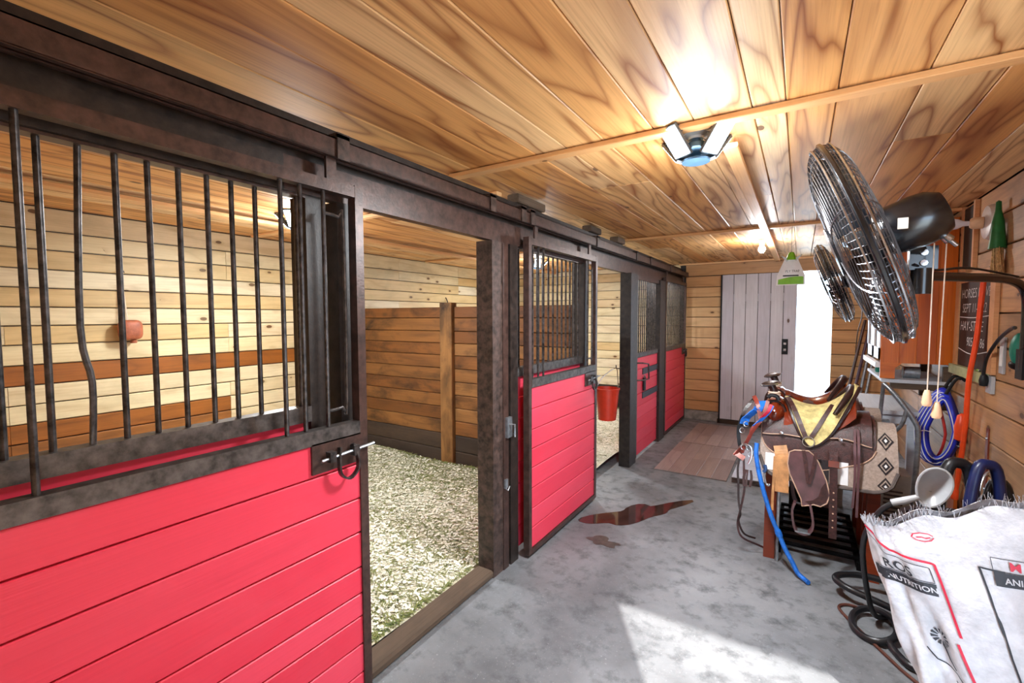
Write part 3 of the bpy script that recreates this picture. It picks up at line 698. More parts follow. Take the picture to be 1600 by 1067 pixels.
MB().lathe([(.0, 0), (.045, 0), (.045, .1), (.0, .1)], (.69, 4.66, 1.058), (1, 0, 0), 18).build('can', GALV, j, True)
MB().tube([(.692, 4.66+.046*math.cos(a), 1.058+.046*math.sin(a)) for a in np.linspace(0, 6.283, 19)[:-1]], .003, 4, True).build('rim', CHROME, j, True)

wt = thing('work_table', 'pale grey-topped work table behind the saddles', 'table', (.5, 4.75, 0))
board('table_top', wt, (.50, 4.75, .785), .84, .50, .03, 'yh', W_GREYB, .004)
MB().span((.27, 4.36, .70), (.73, 4.38, .77)).build('apron', W_GREYB, wt)
for x_, y_ in ((.29, 4.37), (.71, 4.37), (.29, 5.13), (.71, 5.13)): MB().span((x_-.025, y_-.025, 0), (x_+.025, y_+.025, .77)).build('leg', W_GREYB, wt)

ht = thing('hand_cart', 'galvanised tube hand cart leaning by the right wall', 'hand cart', (.66, 4.0, 0))
MB().tube(smooth_path([(.50, 4.05, 1.03), (.56, 4.02, .96), (.66, 4.0, .80), (.685, 4.0, .70), (.68, 4.0, .4), (.66, 3.98, .03)], 5), .016, 10).build('side_tube', GALV, ht, True)
MB().tube(smooth_path([(.62, 4.0, .86), (.60, 4.01, .76), (.55, 4.05, .68)], 4), .013, 8).build('brace', GALV, ht, True)
MB().tube([(.50, 4.05, 1.03), (.50, 4.14, .8), (.50, 4.15, .02)], .012, 8).build('upright', GALV, ht, True)
MB().box((.52, 4.1, .74), (.05, .05, .06)).build('clamp', GALV, ht)
MB().box((.6, 4.02, .02), (.25, .2, .02)).build('toe_plate', GALV, ht)

for i, (a, b, m, lab) in enumerate((((.40, 6.70, .0), (.66, 6.93, 1.45), STEEL, 'dark steel pole leaning leftmost in the corner by the doorway'), ((.46, 6.72, .0), (.72, 6.95, 1.42), plain('purple_handle', '4d3548', .4), 'purple-brown tool handle leaning second in the corner'), ((.54, 6.74, .0), (.72, 6.95, 1.15), GALV, 'thin pale handle leaning third in the corner'), ((.60, 6.74, 0), (.78, 6.95, 1.2), GALV, 'short galvanised pole leaning rightmost in the corner'))):
    t = thing('tool_handle', lab, 'tool', (a[0], a[1], 0), 'tools leaning in the corner'); MB().tube([a, b], .016, 10).build('shaft', m, t, True)
    MB().tube([(Vector(a)+(Vector(b)-Vector(a))*.03), (Vector(a)+(Vector(b)-Vector(a))*.16)], .022, 10).build('ferrule', BLACKM, t, True)

# chalkboard
kb = thing('chalkboard', 'framed dark chalkboard with white handwriting on the right wall', 'chalkboard', (.94, 4.03, 1.12))
MB().span((.938, 3.74, 1.16), (.949, 4.36, 1.72)).build('slate', CHALKB, kb)
for a, b in (((.928, 3.66, 1.16), (.949, 3.74, 1.78)), ((.928, 4.36, 1.12), (.949, 4.44, 1.78))): MB().span(a, b).build('frame_upright', W_LIGHT, kb)
MB().span((.928, 3.74, 1.72), (.949, 4.36, 1.78)).build('frame_rail', W_LIGHT, kb)
MB().span((.912, 3.77, 1.095), (.949, 4.46, 1.158)).build('chalk_tray', plain('mossy_ledge', 'a8a878', .7), kb)
def chalk_text(s_, y, z, size):
    import re
    for w_ in re.finditer(r'[^ -]+|-', s_):
        pre = s_[:w_.start()]; dx_ = 0
        if pre:
            pv, _ = text_mesh(pre.replace(' ', 'i')+'i', size); dx_ = max(p[0] for p in pv)-size*.10
        v, f = text_mesh(w_.group(), size, .12, -.0012)
        MB().add([(.9368, y-p[0]-dx_, z+p[1]) for p in v], f).build('writing', CHALK, kb)
chalk_text('HORSES HOVES', 4.33, 1.615, .088); chalk_text('SEPT 11-2022', 4.30, 1.52, .085); chalk_text('HAY-STEVE', 4.33, 1.40, .092); chalk_text('905-32 86', 4.18, 1.30, .085)
MB().tube(smooth_path([(.937, 4.35, 1.49), (.937, 4.05, 1.485), (.937, 3.75, 1.50)], 4), .003, 4).build('writing', CHALK, kb)
MB().tube(smooth_path([(.937, 4.35, 1.275), (.937, 4.08, 1.25), (.937, 3.76, 1.285)], 4), .003, 4).build('writing', CHALK, kb)
ck = thing('chalk_stub', 'small green chalk stub lying on the chalkboard tray', 'chalk', (.92, 3.85, 1.16)); MB().lathe([(0, 0), (.006, 0), (.006, .05), (0, .05)], (.925, 3.83, 1.166), (0, 1, 0), 10).build('stub', LIME, ck, True)
MB().lathe([(0, 0), (.0062, 0), (.0062, .012), (0, .012)], (.925, 3.83, 1.166), (0, 1, 0), 10).build('worn_tip', CHALK, ck, True)

# bulb holder
bh = thing('bulb_holder', 'unlit clear bulb in a white round holder on the right wall', 'lamp', (.9, 3.8, 1.98))
MB().lathe([(.0, 0), (.10, 0), (.105, .012), (.095, .035), (.05, .045), (.0, .045)], (.949, 3.82, 2.05), (-1, 0, 0), 24).build('rose', ENAMELW, bh, True)
so = MB().lathe([(.034, 0), (.036, .04), (.03, .055), (.022, .06)], (.905, 3.82, 2.05), (-1, .15, .05), 14).build('socket', PULL, bh, True)
MB().lathe([(.0, 0), (.014, .0), (.016, .03), (.03, .055), (.036, .085), (.028, .112), (.0, .125)], (.85, 3.83, 2.053), (-1, .15, .05), 18).build('bulb', plain('frosted_bulb', 'd8d0d8', .12, 0, .03, 5, 0, .6, .5), bh, True)
MB().tube(smooth_path([(.945, 3.78, 1.96), (.945, 3.74, 1.88), (.945, 3.78, 1.82), (.945, 3.84, 1.79)], 5), .004, 5).build('wire', TWINE, bh, True)
# carved plaque, whisk, thermometer, plug, teal handle, knife
pq = thing('carved_plaque', 'dark carved wooden plaque hanging behind the bulb holder', 'plaque', (.94, 4.25, 1.8))
MB().span((.932, 4.1, 1.82), (.949, 4.36, 2.22)).build('panel', W_KICK, pq); MB().span((.926, 4.33, 1.8), (.949, 4.37, 2.24)).span((.926, 4.09, 1.8), (.949, 4.12, 2.24)).build('frame_upright', W_LIGHT, pq)
wh = thing('whisk_broom', 'straw whisk broom with green handle hanging on the right wall', 'brush', (.92, 3.62, 1.72))
MB().lathe([(.0, .42), (.012, .41), (.014, .36), (.026, .30), (.034, .2), (.04, .15), (.0, .15)], (.915, 3.6, 1.72), (0, .06, 1), 14).build('handle', GREEN, wh, True)
br = MB()
for k in range(90):
    a = random.uniform(0, 6.28); r = random.uniform(0, 1)**.5; br.tube([(.915+.02*r*math.cos(a), 3.605+.03*r*math.sin(a), 1.885), (.915+.02*r*math.cos(a), 3.60+.085*r*math.sin(a), 1.72+random.uniform(-.015, .03))], .0022, 3)
br.build('bristles', STRAW, wh)
th_ = thing('thermometer', 'slim clear wall thermometer with white card by the plug', 'thermometer', (.945, 3.55, 1.18)); MB().span((.94, 3.52, 1.18), (.949, 3.59, 1.38)).build('case', GREYPL, th_); MB().span((.937, 3.535, 1.22), (.941, 3.575, 1.33)).build('card', CHALK, th_)
pg = thing('power_cord', 'black power cord looping from the fan pipe to a plug on the wall', 'cord', (.92, 3.72, 1.1))
MB().tube(smooth_path([(.87, 3.14, 1.44), (.90, 3.3, 1.43), (.912, 3.5, 1.37), (.91, 3.66, 1.26), (.91, 3.71, 1.15)], 6), .009, 8).build('cable', RUBBER, pg, True)
MB().lathe([(.0, 0), (.018, 0), (.022, .03), (.016, .06), (.008, .07)], (.913, 3.712, 1.09), (0, -.05, 1), 12).build('plug', BLACK, pg, True)
MB().span((.932, 3.66, 1.05), (.949, 3.75, 1.15)).build('outlet', GREYPL, pg)
th2 = thing('grooming_tool', 'teal plastic tool hanging at the right picture edge', 'tool', (.9, 3.28, 1.28))
MB().ell((.912, 3.215, 1.33), (.035, .05, .085)).build('head', TEAL, th2, True); MB().ell((.91, 3.23, 1.255), (.03, .045, .025)).build('tip', BLACK, th2, True)
oc = thing('extension_cord', 'bright orange extension cord hanging down the right wall', 'cord', (.9, 4.0, .32))
MB().tube(smooth_path([(.91, 3.78, 1.745), (.908, 3.80, 1.6), (.905, 3.84, 1.35), (.89, 3.88, 1.1), (.90, 3.95, .8), (.905, 4.06, .45), (.90, 4.10, .32)], 5), .014, 8).build('cable', ORANGE, oc, True)
MB().lathe([(0, 0), (.02, 0), (.02, .06), (.012, .08)], (.90, 4.10, .28), (0, -.1, 1), 10).build('plug', ORANGE, oc, True)
rs = thing('rusty_strap', 'narrow rusty iron strap nailed to the right wall', 'strap', (.945, 3.72, .4)); MB().span((.942, 3.7, .42), (.949, 3.74, .84)).build('iron', W_RACK, rs)
for z in (.48, .78): MB().lathe([(0, 0), (.008, 0), (.006, .006), (0, .007)], (.942, 3.72, z), (-1, 0, 0), 8).build('nail', GALV, rs)

# blue hose coil with orange nozzle
hc = thing('hose_coil', 'coiled blue hose with white stripe hung on black hooks', 'hose', (.86, 4.25, .42))
def loop(cx, cy, w, h, ztop, mat, r, nm, d=(-.86, .5)):
    pts = []
    for i in range(28):
        a = 2*math.pi*i/28; q = w*math.sin(a)*(1-.5*max(0, math.cos(a)))-w*.18*math.cos(a); pts.append((cx+d[0]*q, cy+d[1]*q, ztop-h/2+h/2*math.cos(a)))
    MB().tube(pts, r, 8, True).build(nm, mat, hc, True)
for k, (o_, w, h, zt) in enumerate(((.0, .118, .52, .98), (.035, .105, .50, .97), (.07, .095, .48, .95), (.10, .08, .42, .93))):
    loop(.835, 4.30-o_, w, h, zt, BLUED, .020, 'coil'); loop(.835-.012, 4.281-o_, w, h, zt, WHITEP, .0035, 'stripe')
loop(.82, 4.33, .07, .42, .88, plain('red_hose', 'd83a2e', .4), .009, 'inner_hose')
for y in (4.30, 4.20):
    MB().tube(smooth_path([(.948, y, 1.06), (.92, y, 1.08), (.895, y, 1.06), (.87, y+.01, 1.0), (.85, y+.02, .95)], 4), .010, 7).build('hook', BLACK, hc, True)
MB().lathe([(.0, 0), (.03, .02), (.034, .1), (.022, .18), (.0, .2)], (.915, 4.12, .66), (0, -.1, 1), 14).build('nozzle', ORANGE, hc, True)
for x_, z in ((.75, .70), (.90, .62)): MB().tube([(x_-.03, 4.17, z), (x_, 4.16, z+.008), (x_+.03, 4.17, z)], .003, 5).build('tie', WHITEP, hc)
ob_ = thing('orange_board', 'short orange board standing on edge under the hose coil', 'board', (.9, 4.3, 0)); board('plank', ob_, (.93, 4.28, .30), .60, .14, .02, 'zy', W_ORANGE, .002)

# ================================================================== HANGING FLY TRAP
ft = thing('fly_trap', 'white and green fly trap bag hanging from the ceiling batten', 'fly trap', (-.077, 4.38, 1.74))
MB().tube([(-.077, 4.38, 2.225), (-.077, 4.38, 2.0)], .002, 5).build('string', TWINE, ft)
cp = MB().lathe([(.0, .0), (.035, 0), (.03, .03), (.018, .06), (.0, .065)], (-.077, 4.38, 1.955), n=14).build('cap', LIME, ft, True)
def bagf(s):
    def fn(u, v):
        w = .045+.045*min(1, v*1.6)+.012*v; x_ = (u-.5)*2*w; return (-.077+x_, 4.38-s*.022*math.sin(math.pi*u)*math.sin(math.pi*min(1, v*.95+.05)), 1.965-.215*v)
    return fn
bg_ = MB(); bg_.sheet(bagf(1), 12, 12, .0015).sheet(bagf(-1), 12, 12, -.0015); bb = bg_.build('bag', WHITEP, ft, True)
def bagp(u, v): p = bagf(1)(u, v); return (p[0], p[1]-.003, p[2])
MB().sheet(lambda u, v: bagp(.06+.88*u, .78+.1*math.sin(u*2)*(1-v)*-1+.18*v), 14, 5, .001).build('green_band', LIME, bb)
def wrap_bag(s_, size, u0, v0, mat):
    tv, tf = text_mesh(s_, size); MB().add([bagp(u0+p[0]/.19, v0-p[1]/.215) for p in tv], tf).build('print', mat, bb)
wrap_bag('FLY TRAP', .026, .28, .52, INKB); MB().sheet(lambda u, v: bagp(.22+.56*u, .62+.05*v), 8, 3, .001).build('print', INKB, bb)
for sx in (-1, 1): MB().sheet(lambda u, v: (-.077+sx*(.02+.055*u), 4.375, 1.965+.03*u-.04*v*(1-u)), 5, 5, .002).build('wing', GREYPL, ft, True)

# ================================================================== STALL THINGS
sk = thing('salt_block', 'orange-brown salt lick hanging by a string on the stall back wall', 'salt lick', (-4.28, 1.38, 1.33))
sb_ = MB().ell((0, 0, 0), (1, 1, 1), 20, 14); sb_.v = [(-4.275+.055*math.copysign(abs(p[0])**.5, p[0]), 1.385+.07*math.copysign(abs(p[1])**.5, p[1]), 1.41+.075*math.copysign(abs(p[2])**.55, p[2])) for p in sb_.v]; sb_.build('block', SALT, sk, True); MB().tube([(-4.275, 1.37, 1.47), (-4.32, 1.36, 1.83)], .004, 5).build('string', TWINE, sk)
MB().tube(arc((-4.325, 1.36, 1.84), .02, 0, 330, 8, 'yz'), .004, 5).build('eye_hook', BARS, sk)
MB().lathe([(0, 0), (.02, .0), (.022, .02), (0, .03)], (-4.27, 1.40, 1.31), n=10).build('knot', SALT, sk, True)
hk = thing('wall_hook', 'small black iron hook on the stall back wall above the partition', 'hook', (-4.33, 5.1, 1.6)); MB().tube(smooth_path([(-4.345, 5.1, 1.78), (-4.31, 5.1, 1.72), (-4.30, 5.1, 1.64), (-4.27, 5.1, 1.62), (-4.25, 5.1, 1.66)], 4), .008, 6).build('shank', BARS, hk, True); MB().tube([(-4.33, 5.03, 1.70), (-4.33, 5.17, 1.70)], .008, 6).build('crossbar', BARS, hk)
bk = thing('water_bucket', 'red plastic bucket hanging on the black post of the second stall', 'bucket', (-1.68, 4.32, .49))
bc = (-1.585, 4.265, .49)
MB().lathe([(.0, .0), (.085, 0), (.115, .30), (.122, .30), (.122, .31), (.110, .312), (.082, .012), (.0, .012)], bc, n=24).build('pail', REDPL, bk, True)
MB().tube(smooth_path([(bc[0]-.11, bc[1], .80), (bc[0]-.06, bc[1]+.03, .90), (bc[0]+.05, bc[1]+.09, .99), (bc[0]+.085, bc[1]+.05, .91), (bc[0]+.11, bc[1], .80)], 5), .004, 6).build('bail', CHROME, bk, True)
MB().tube([(-1.49, 4.398, 1.0), (-1.50, 4.37, .985), (-1.53, 4.36, .985), (-1.53, 4.355, 1.02)], .006, 6).build('hook', BARS, bk)

# ================================================================== FLOOR THINGS
def floor_mat(x0, x1, y0, y1, z, lab, n, skew=0):
    t = thing('floor_mat', lab, 'mat', ((x0+x1)/2, (y0+y1)/2, 0), 'floor mats by the end door'); w = (x1-x0)/n
    MB().span((x0, y0, .0), (x1, y1, z)).build('backing', PADT, t)
    for i in range(n):
        c_ = y0+(y1-y0)*random.uniform(.35, .65)
        for a, b in ((y0, c_), (c_, y1)): board('vinyl_plank', t, (x0+w*(i+.5), (a+b)/2, z+.002), b-a-.002, w-.003, .004, 'yh', W_MAT, .001)
floor_mat(-1.18, -.53, 4.48, 5.62, .006, 'wood-look vinyl mat lying nearer on the concrete', 5)
floor_mat(-1.17, -.50, 5.64, 6.75, .006, 'wood-look vinyl mat lying against the end door', 5)
fb = thing('foam_board', 'pale blue-white board lying flat behind the saddle stand', 'board', (-.3, 4.9, 0))
MB().span((-.49, 4.5, .0), (.1, 5.5, .05)).build('slab', plain('pale_board', 'c3c8d6', .5), fb); MB().span((-.49, 4.494, .0), (.1, 4.5, .045)).build('edge_strip', POSTB, fb)
def blob(cx, cy, rx, ry, seed, n=40):
    r = random.Random(seed); ph = [r.uniform(0, 6.28) for _ in range(5)]
    return [(cx+rx*math.cos(a)*(1+sum(.13*math.sin((k+2)*a+ph[k]) for k in range(5))), cy+ry*math.sin(a)*(1+sum(.13*math.sin((k+2)*a+ph[k]) for k in range(5)))) for a in [2*math.pi*i/n for i in range(n)]]
def rot2(pts, c_, an): return [(c_[0]+(x-c_[0])*math.cos(an)-(y-c_[1])*math.sin(an), c_[1]+(x-c_[0])*math.sin(an)+(y-c_[1])*math.cos(an)) for x, y in pts]
pd = MB().prism(rot2(blob(-1.03, 3.38, .40, .125, 4), (-1.03, 3.38), .95), 2, .0006, .0022).build('water_puddle', WET); tag(pd, 'dark wet brown puddle on the concrete by the second stall door', 'puddle')
pd = MB().prism(blob(-1.08, 2.84, .10, .06, 9), 2, .0006, .0014).build('damp_patch', plain('damp_concrete', '4e4846', .35, 0, .3, 30)); tag(pd, 'small damp dark patch on the concrete in front of the puddle', 'stain')

# ================================================================== SADDLES
def drape_fn(yc, zr, r=.17, thm=math.radians(80), off=0.0):
    def P(x, s, sg):
        z0 = zr(x); R = r+off; th = min(s/r, thm); y = R*math.sin(th); z = z0-r+R*math.cos(th)
        if s > r*thm: d = s-r*thm; y += d*math.cos(thm); z -= d*math.sin(thm)
        return (x, yc+sg*y, z)
    return P
def drape(mb, P, x0, x1, smin, smax, sg, nu=22, nv=12, t=.008):
    def fn(u, v):
        x = x0+(x1-x0)*u; a, b = smin(x), smax(x); return P(x, a+(b-a)*v, sg)
    mb.sheet(fn, nu, nv, t if sg > 0 else -t)
def hull_round(x0, x1, s_mid, rad):
    """lower outline: rounded at both ends"""
    def f(x):
        u = min(x-x0, x1-x)
        if u < rad: return s_mid-rad+math.sqrt(max(0, rad*rad-(rad-u)**2))
        return s_mid
    return f
def saddle(yc, dx, lab, fleece, pad_lab):
    G = 'western saddles on the rack'
    # woven pad under the saddle
    pt_ = thing('saddle_pad', pad_lab, 'saddle pad', (dx+.13, yc, .60), 'woven pads under the saddles')
    P0 = drape_fn(yc, lambda x: .865, off=0)
    m = MB()
    for sg in (-1, 1): drape(m, P0, dx-.19, dx+.47, lambda x: 0, hull_round(dx-.19, dx+.47, .44, .12), sg, 24, 12, .016)
    m.build('felt', PADF, pt_, True)
    P1 = drape_fn(yc, lambda x: .867, off=.017)
    f = hull_round(dx-.19, dx+.47, .44, .12)
    for sg in (-1, 1):
        MB().tube([P1(x, f(x), sg) for x in np.linspace(dx-.19, dx+.47, 26)], .010, 6).build('edge_binding', PADT, pt_, True)
    # woven diamonds and bands on both sides
    def patch(nm, mat, fnxs, sg, off_, t=.002):
        Pp = drape_fn(yc, lambda x: .867, off=off_); MB().add([Pp(x, s, sg) for x, s in fnxs], [tuple(range(len(fnxs)))]).build(nm, mat, pt_)
    for sg in (-1, 1):
        for xx in (.13, .22):
            mb = MB(); drape(mb, drape_fn(yc, lambda x: .867, off=.0175), dx+xx-.03, dx+xx+.03, lambda x: .30, lambda x: .425, sg, 3, 6, .002); mb.build('woven_band', PADD if xx < .2 else WHITEP, pt_)
        mb = MB(); drape(mb, drape_fn(yc, lambda x: .867, off=.0175), dx-.16, dx-.10, lambda x: .30, lambda x: .40, sg, 3, 6, .002); mb.build('woven_band', WHITEP, pt_)
        for s0 in (.16, .29, .40):
            for k, (w, h, mt) in enumerate(((.036, .05, PADD), (.026, .036, PADF), (.019, .026, PADD), (.008, .011, WHITEP))):
                patch('woven_diamond', mt, [(dx+.415, s0-h), (dx+.415+w, s0), (dx+.415, s0+h*(.6 if s0 > .38 else 1)), (dx+.415-w, s0)], sg, .0185+.0012*k)
    t = thing('western_saddle', lab, 'saddle', (dx+.1, yc, .55), G)
    # skirt
    A, B = dx-.185, dx+.375
    def sk(x):
        u = (x-A)/(B-A); base = .355-.03*math.cos(u*6.28)
        e = min(x-A, B-x); return base-.09+math.sqrt(max(0, .09**2-(.09-min(e, .09))**2))
    m = MB(); Ps = drape_fn(yc, lambda x: .885+.02*abs((x-dx-.1)/.3), off=.004)
    for sg in (-1, 1): drape(m, Ps, A, B, lambda x: .0, sk, sg, 30, 12, .009)
    s_ = m.build('skirt', LEATH, t, True)
    Ps2 = drape_fn(yc, lambda x: .885+.02*abs((x-dx-.1)/.3), off=.014)
    for sg in (-1, 1): MB().tube([Ps2(x, sk(x)-.004, sg) for x in np.linspace(A+.002, B-.002, 40)], .0035, 5).build('rope_edge', STITCH, s_, True)
    # jockeys: upper leather with scalloped edge
    def jk(x):
        u = (x-A)/(B-A); return .20+.055*math.cos((u-.5)*5.2)**2+.03*math.sin(u*9)
    m = MB(); Pj = drape_fn(yc, lambda x: .90+.02*abs((x-dx-.1)/.3), off=.016)
    for sg in (-1, 1): drape(m, Pj, A+.005, B-.02, lambda x: .0, jk, sg, 30, 10, .007)
    jo = m.build('jockey', LEATH, t, True)
    Pj2 = drape_fn(yc, lambda x: .90+.02*abs((x-dx-.1)/.3), off=.0245)
    for sg in (-1, 1): MB().tube([Pj2(x, jk(x)-.004, sg) for x in np.linspace(A+.006, B-.022, 40)], .003, 5).build('rope_edge', STITCH, jo, True)
    # swell and horn
    m = MB().ell((dx-.118, yc, .905), (.068, .19, .085), 24, 14); m.build('swell', LEATHR, t, True)
    MB().tube([(dx-.125+.062*math.cos(a), yc-.115, .895+.078*math.sin(a)) for a in np.linspace(0, 6.283, 25)[:-1]], .010, 6, True).build('swell_welt', LEATHD, t, True)
    MB().tube([(dx-.125, yc, .96), (dx-.135, yc, 1.03), (dx-.15, yc, 1.06)], [.032, .022, .024], 12).build('horn_neck', LEATHD, t, True)
    hc_ = MB().lathe([(.0, -.008), (.044, -.008), (.052, 0), (.05, .012), (.03, .02), (.0, .022)], (dx-.153, yc, 1.062), (-.25, 0, 1), 20).build('horn_cap', LEATHD if fleece else LEATH, t, True)
    MB().tube([(dx-.153+.052*math.cos(a), yc+.052*math.sin(a), 1.065+.013*math.cos(a)) for a in np.linspace(0, 6.283, 21)[:-1]], .006, 5, True).build('horn_rim', CHROME, hc_, True)
    for k in range(3): MB().tube([(dx-.13+.03*math.cos(a), yc+.033*math.sin(a), .985+.014*k) for a in np.linspace(0, 6.283, 17)[:-1]], .007, 5, True).build('horn_wrap', TWINE, t, True)
    # seat and cantle
    def zs(x):
        u = (x-dx+.06)/.36; u = max(0, min(1, u)); return .945-.055*math.sin(min(u*2.1, 1)*math.pi/2)*(1-u)**.5+.115*max(0, (u-.45)/.55)**1.7
    m = MB(); Pq = drape_fn(yc, zs, r=.15, off=.01)
    for sg in (-1, 1): drape(m, Pq, dx-.07, dx+.285, lambda x: 0, lambda x: .20, sg, 22, 8, .012)
    m.build('seat', LEATHR, t, True)
    cp_ = [(dx+.27-.09*abs(v)**2, yc+.185*v, zs(dx+.29)+.025-.13*abs(v)**2.2) for v in np.linspace(-1, 1, 21)]
    MB().tube(cp_, [.012+.016*(1-abs(v)) for v in np.linspace(-1, 1, 21)], 8).build('cantle', LEATHD, t, True)
    if fleece:
        def fm(x):
            u = (x-dx+.07)/.37; return .03+.235*(1-abs((u-.36)/(.36 if u < .36 else .64))**1.5)+.03*u
        m = MB(); Pf = drape_fn(yc, lambda x: zs(x)+.012, r=.155, off=.016)
        for sg in (-1, 1): drape(m, Pf, dx-.07, dx+.30, lambda x: 0, fm, sg, 40, 14, .020)
        fl_ = m.build('fleece_seat_cover', FLEECE, t, True)
        Pe = drape_fn(yc, lambda x: zs(x)+.012, r=.155, off=.028)
        for sg in (-1, 1): MB().tube([Pe(x, fm(x), sg) for x in np.linspace(dx-.07, dx+.30, 40)], .010, 6).build('fleece_binding', LEATHD, fl_, True)
        Pst = drape_fn(yc, lambda x: zs(x)+.012, r=.155, off=.042)
        for sg in (-1, 1):
            MB().ribbon([Pst(dx-.055+.10*u, .03+.20*u, sg) for u in np.linspace(0, 1, 8)], .026, .005, (1, 0, 0)).build('cover_strap', LEATH, t)
            MB().ribbon([Pst(dx+.175-.105*u, .06+.16*u, sg) for u in np.linspace(0, 1, 8)], .022, .005, (1, 0, 0)).build('cover_strap', LEATH, t)
            c_ = Vector(Pst(dx+.058, .25, sg)); MB().tube([c_+Vector((.03*math.cos(a), 0, .03*math.sin(a))) for a in np.linspace(0, 6.283, 17)[:-1]], .004, 6, True).build('ring', CHROME, t, True)
    # sides
    for sg in (-1, 1):
        y = yc+sg*.232; o = sg*.008
        fo = [(-.035, .70), (-.01, .715), (.06, .72), (.085, .70), (.11, .66), (.15, .56), (.168, .48), (.155, .43), (.125, .405), (.09, .41), (.07, .40), (.035, .39), (.03, .43), (.0, .50), (-.03, .57), (-.042, .63)]
        fo = [(dx+a, b) for a, b in fo]; fe = MB().prism(fo, 1, y, y+o).build('fender', LEATHP, t)
        MB().tube([(a, y+o*1.1, b) for a, b in fo], .0035, 5, True).build('rope_edge', STITCH, fe, True)
        lob = [(dx+a, b) for a, b in ((.145, .55), (.16, .48), (.15, .44), (.125, .415), (.09, .42), (.07, .41), (.05, .42), (.09, .435), (.115, .46), (.125, .51))]
        MB().prism(lob, 1, y+o, y+o*1.5).build('tooled_panel', LEATH, fe)
        st = [(dx+.0, .41), (dx-.012, .36), (dx-.005, .29), (dx+.01, .245), (dx+.045, .232), (dx+.075, .245), (dx+.092, .29), (dx+.085, .36), (dx+.075, .41)]
        MB().ribbon(smooth_path([(a, y+sg*.012, b) for a, b in st], 4), .045, .012, (0, 1, 0)).build('stirrup', LEATHP, t, True)
        MB().box((dx+.042, y+sg*.012, .243), (.075, .05, .008)).build('stirrup_tread', GALV, t)
        MB().ribbon(smooth_path([(dx+.035, y+sg*.012, .72), (dx+.05, y+sg*.018, .62), (dx+.062, y+sg*.02, .53)], 4), .018, .004, (1, 0, 0)).ribbon(smooth_path([(dx+.095, y+sg*.012, .72), (dx+.085, y+sg*.018, .62), (dx+.066, y+sg*.02, .53)], 4), .016, .004, (1, 0, 0)).build('breast_strap', LEATH, t)
        MB().ribbon(smooth_path([(dx-.085, y-sg*.03, .72), (dx-.075, y-sg*.005, .68), (dx-.07, y+sg*.004, .60), (dx-.068, y+sg*.004, .45)], 4), .07, .010, (1, 0, 0)).build('rawhide_strap', LEATHT, t)
        MB().ribbon([(dx-.108, y+sg*.004, .66), (dx-.115, y+sg*.004, .40), (dx-.115, y+sg*.004, .33)], .014, .004, (1, 0, 0)).build('saddle_string', LEATHT, t)
        ci = MB().ribbon(smooth_path([(dx+.178, y-sg*.005, .735), (dx+.18, y+sg*.01, .65), (dx+.183, y+sg*.01, .45), (dx+.186, y+sg*.012, .235)], 4), .038, .006, (1, 0, 0)).build('billet', LEATH, t)
        for z in (.30, .34, .38, .42, .46, .50): MB().lathe([(0, 0), (.0045, 0), (.0045, .002), (0, .003)], (dx+.184, y+sg*.0135, z), (0, sg, 0), 8).build('hole', STITCH, ci)
        MB().box((dx+.18, y+sg*.016, .665), (.05, .006, .035)).build('keeper', LEATHR, t)
        MB().ribbon(smooth_path([(dx+.275, yc+sg*.175, .86), (dx+.275, yc+sg*.222, .76), (dx+.278, y+sg*.006, .6), (dx+.272, y+sg*.006, .43)], 4), .012, .004, (1, 0, 0)).build('saddle_string', LEATHP, t)
        MB().ribbon(smooth_path([(dx+.29, yc+sg*.175, .86), (dx+.292, yc+sg*.222, .76), (dx+.293, y+sg*.006, .6), (dx+.292, y+sg*.006, .38)], 4), .012, .004, (1, 0, 0)).build('saddle_string', LEATHP, t)
        for xx, zz in ((dx-.08, .80), (dx+.21, .80)): MB().lathe([(.0, 0), (.012, 0), (.01, .004), (0, .006)], (xx, yc+sg*.205, zz), (0, sg, .2), 10).build('concho', CHROME, t, True)
    return t
saddle(3.36, .0, 'brown tooled western saddle with yellow sheepskin seat cover, nearer of two', True, 'tan woven saddle pad with black diamonds under the nearer saddle')
saddle(3.86, -.01, 'dark brown western saddle without cover, behind the sheepskin one', False, 'woven saddle pad under the rear saddle')
sr = thing('saddle_rack', 'red-brown wooden rack carrying the two saddles', 'rack', (.13, 3.6, 0))
for y in (3.36, 3.86):
    MB().span((-.14, y-.05, .70), (.42, y+.05, .835)).build('beam', W_RACK, sr)
    for x_ in (-.13, .38):
        for sg in (-1, 1): MB().prism([(y+sg*.03, .72), (y+sg*.07, .72), (y+sg*.17, .0), (y+sg*.12, .0)], 0, x_-.03, x_+.03).build('leg', W_RACK, sr)
        MB().span((x_-.02, y-.13, .12), (x_+.02, y+.13, .16)).build('stretcher', W_RACK, sr)
    
MB().tube([(-.085, 3.17, .0), (-.085, 3.19, .68)], .009, 8).build('steel_rod', GALV, sr, True)
# black slatted floor rack, heater
fr = thing('slatted_rack', 'low black slatted rack on the floor under the saddles', 'rack', (.2, 3.6, 0))
for i in range(7): MB().span((-.09, 3.33+.115*i, .045), (.34, 3.36+.115*i, .06)).build('slat', plain('matte_black_slat', '08080a', .85, 0, .1, 20, 0, .1), fr)  # deep matte black with little specular
for x_ in (-.08, .33): MB().span((x_-.012, 3.30, .0), (x_+.012, 4.08, .045)).build('runner', plain('matte_black_slat', '08080a', .85, 0, .1, 20, 0, .1), fr)
he = thing('heater', 'small beige louvred heater box beneath the saddles', 'heater', (.47, 3.6, 0))
MB().span((.44, 3.52, .16), (.58, 3.72, .54)).build('case', BEIGE, he)
for i in range(9): MB().box((.50, 3.516, .24+.025*i), (.09, .008, .010)).build('louvre', POSTB, he)
for y in (3.55, 3.69): MB().span((.45, y-.015, 0), (.57, y+.015, .16)).build('foot', BLACK, he)

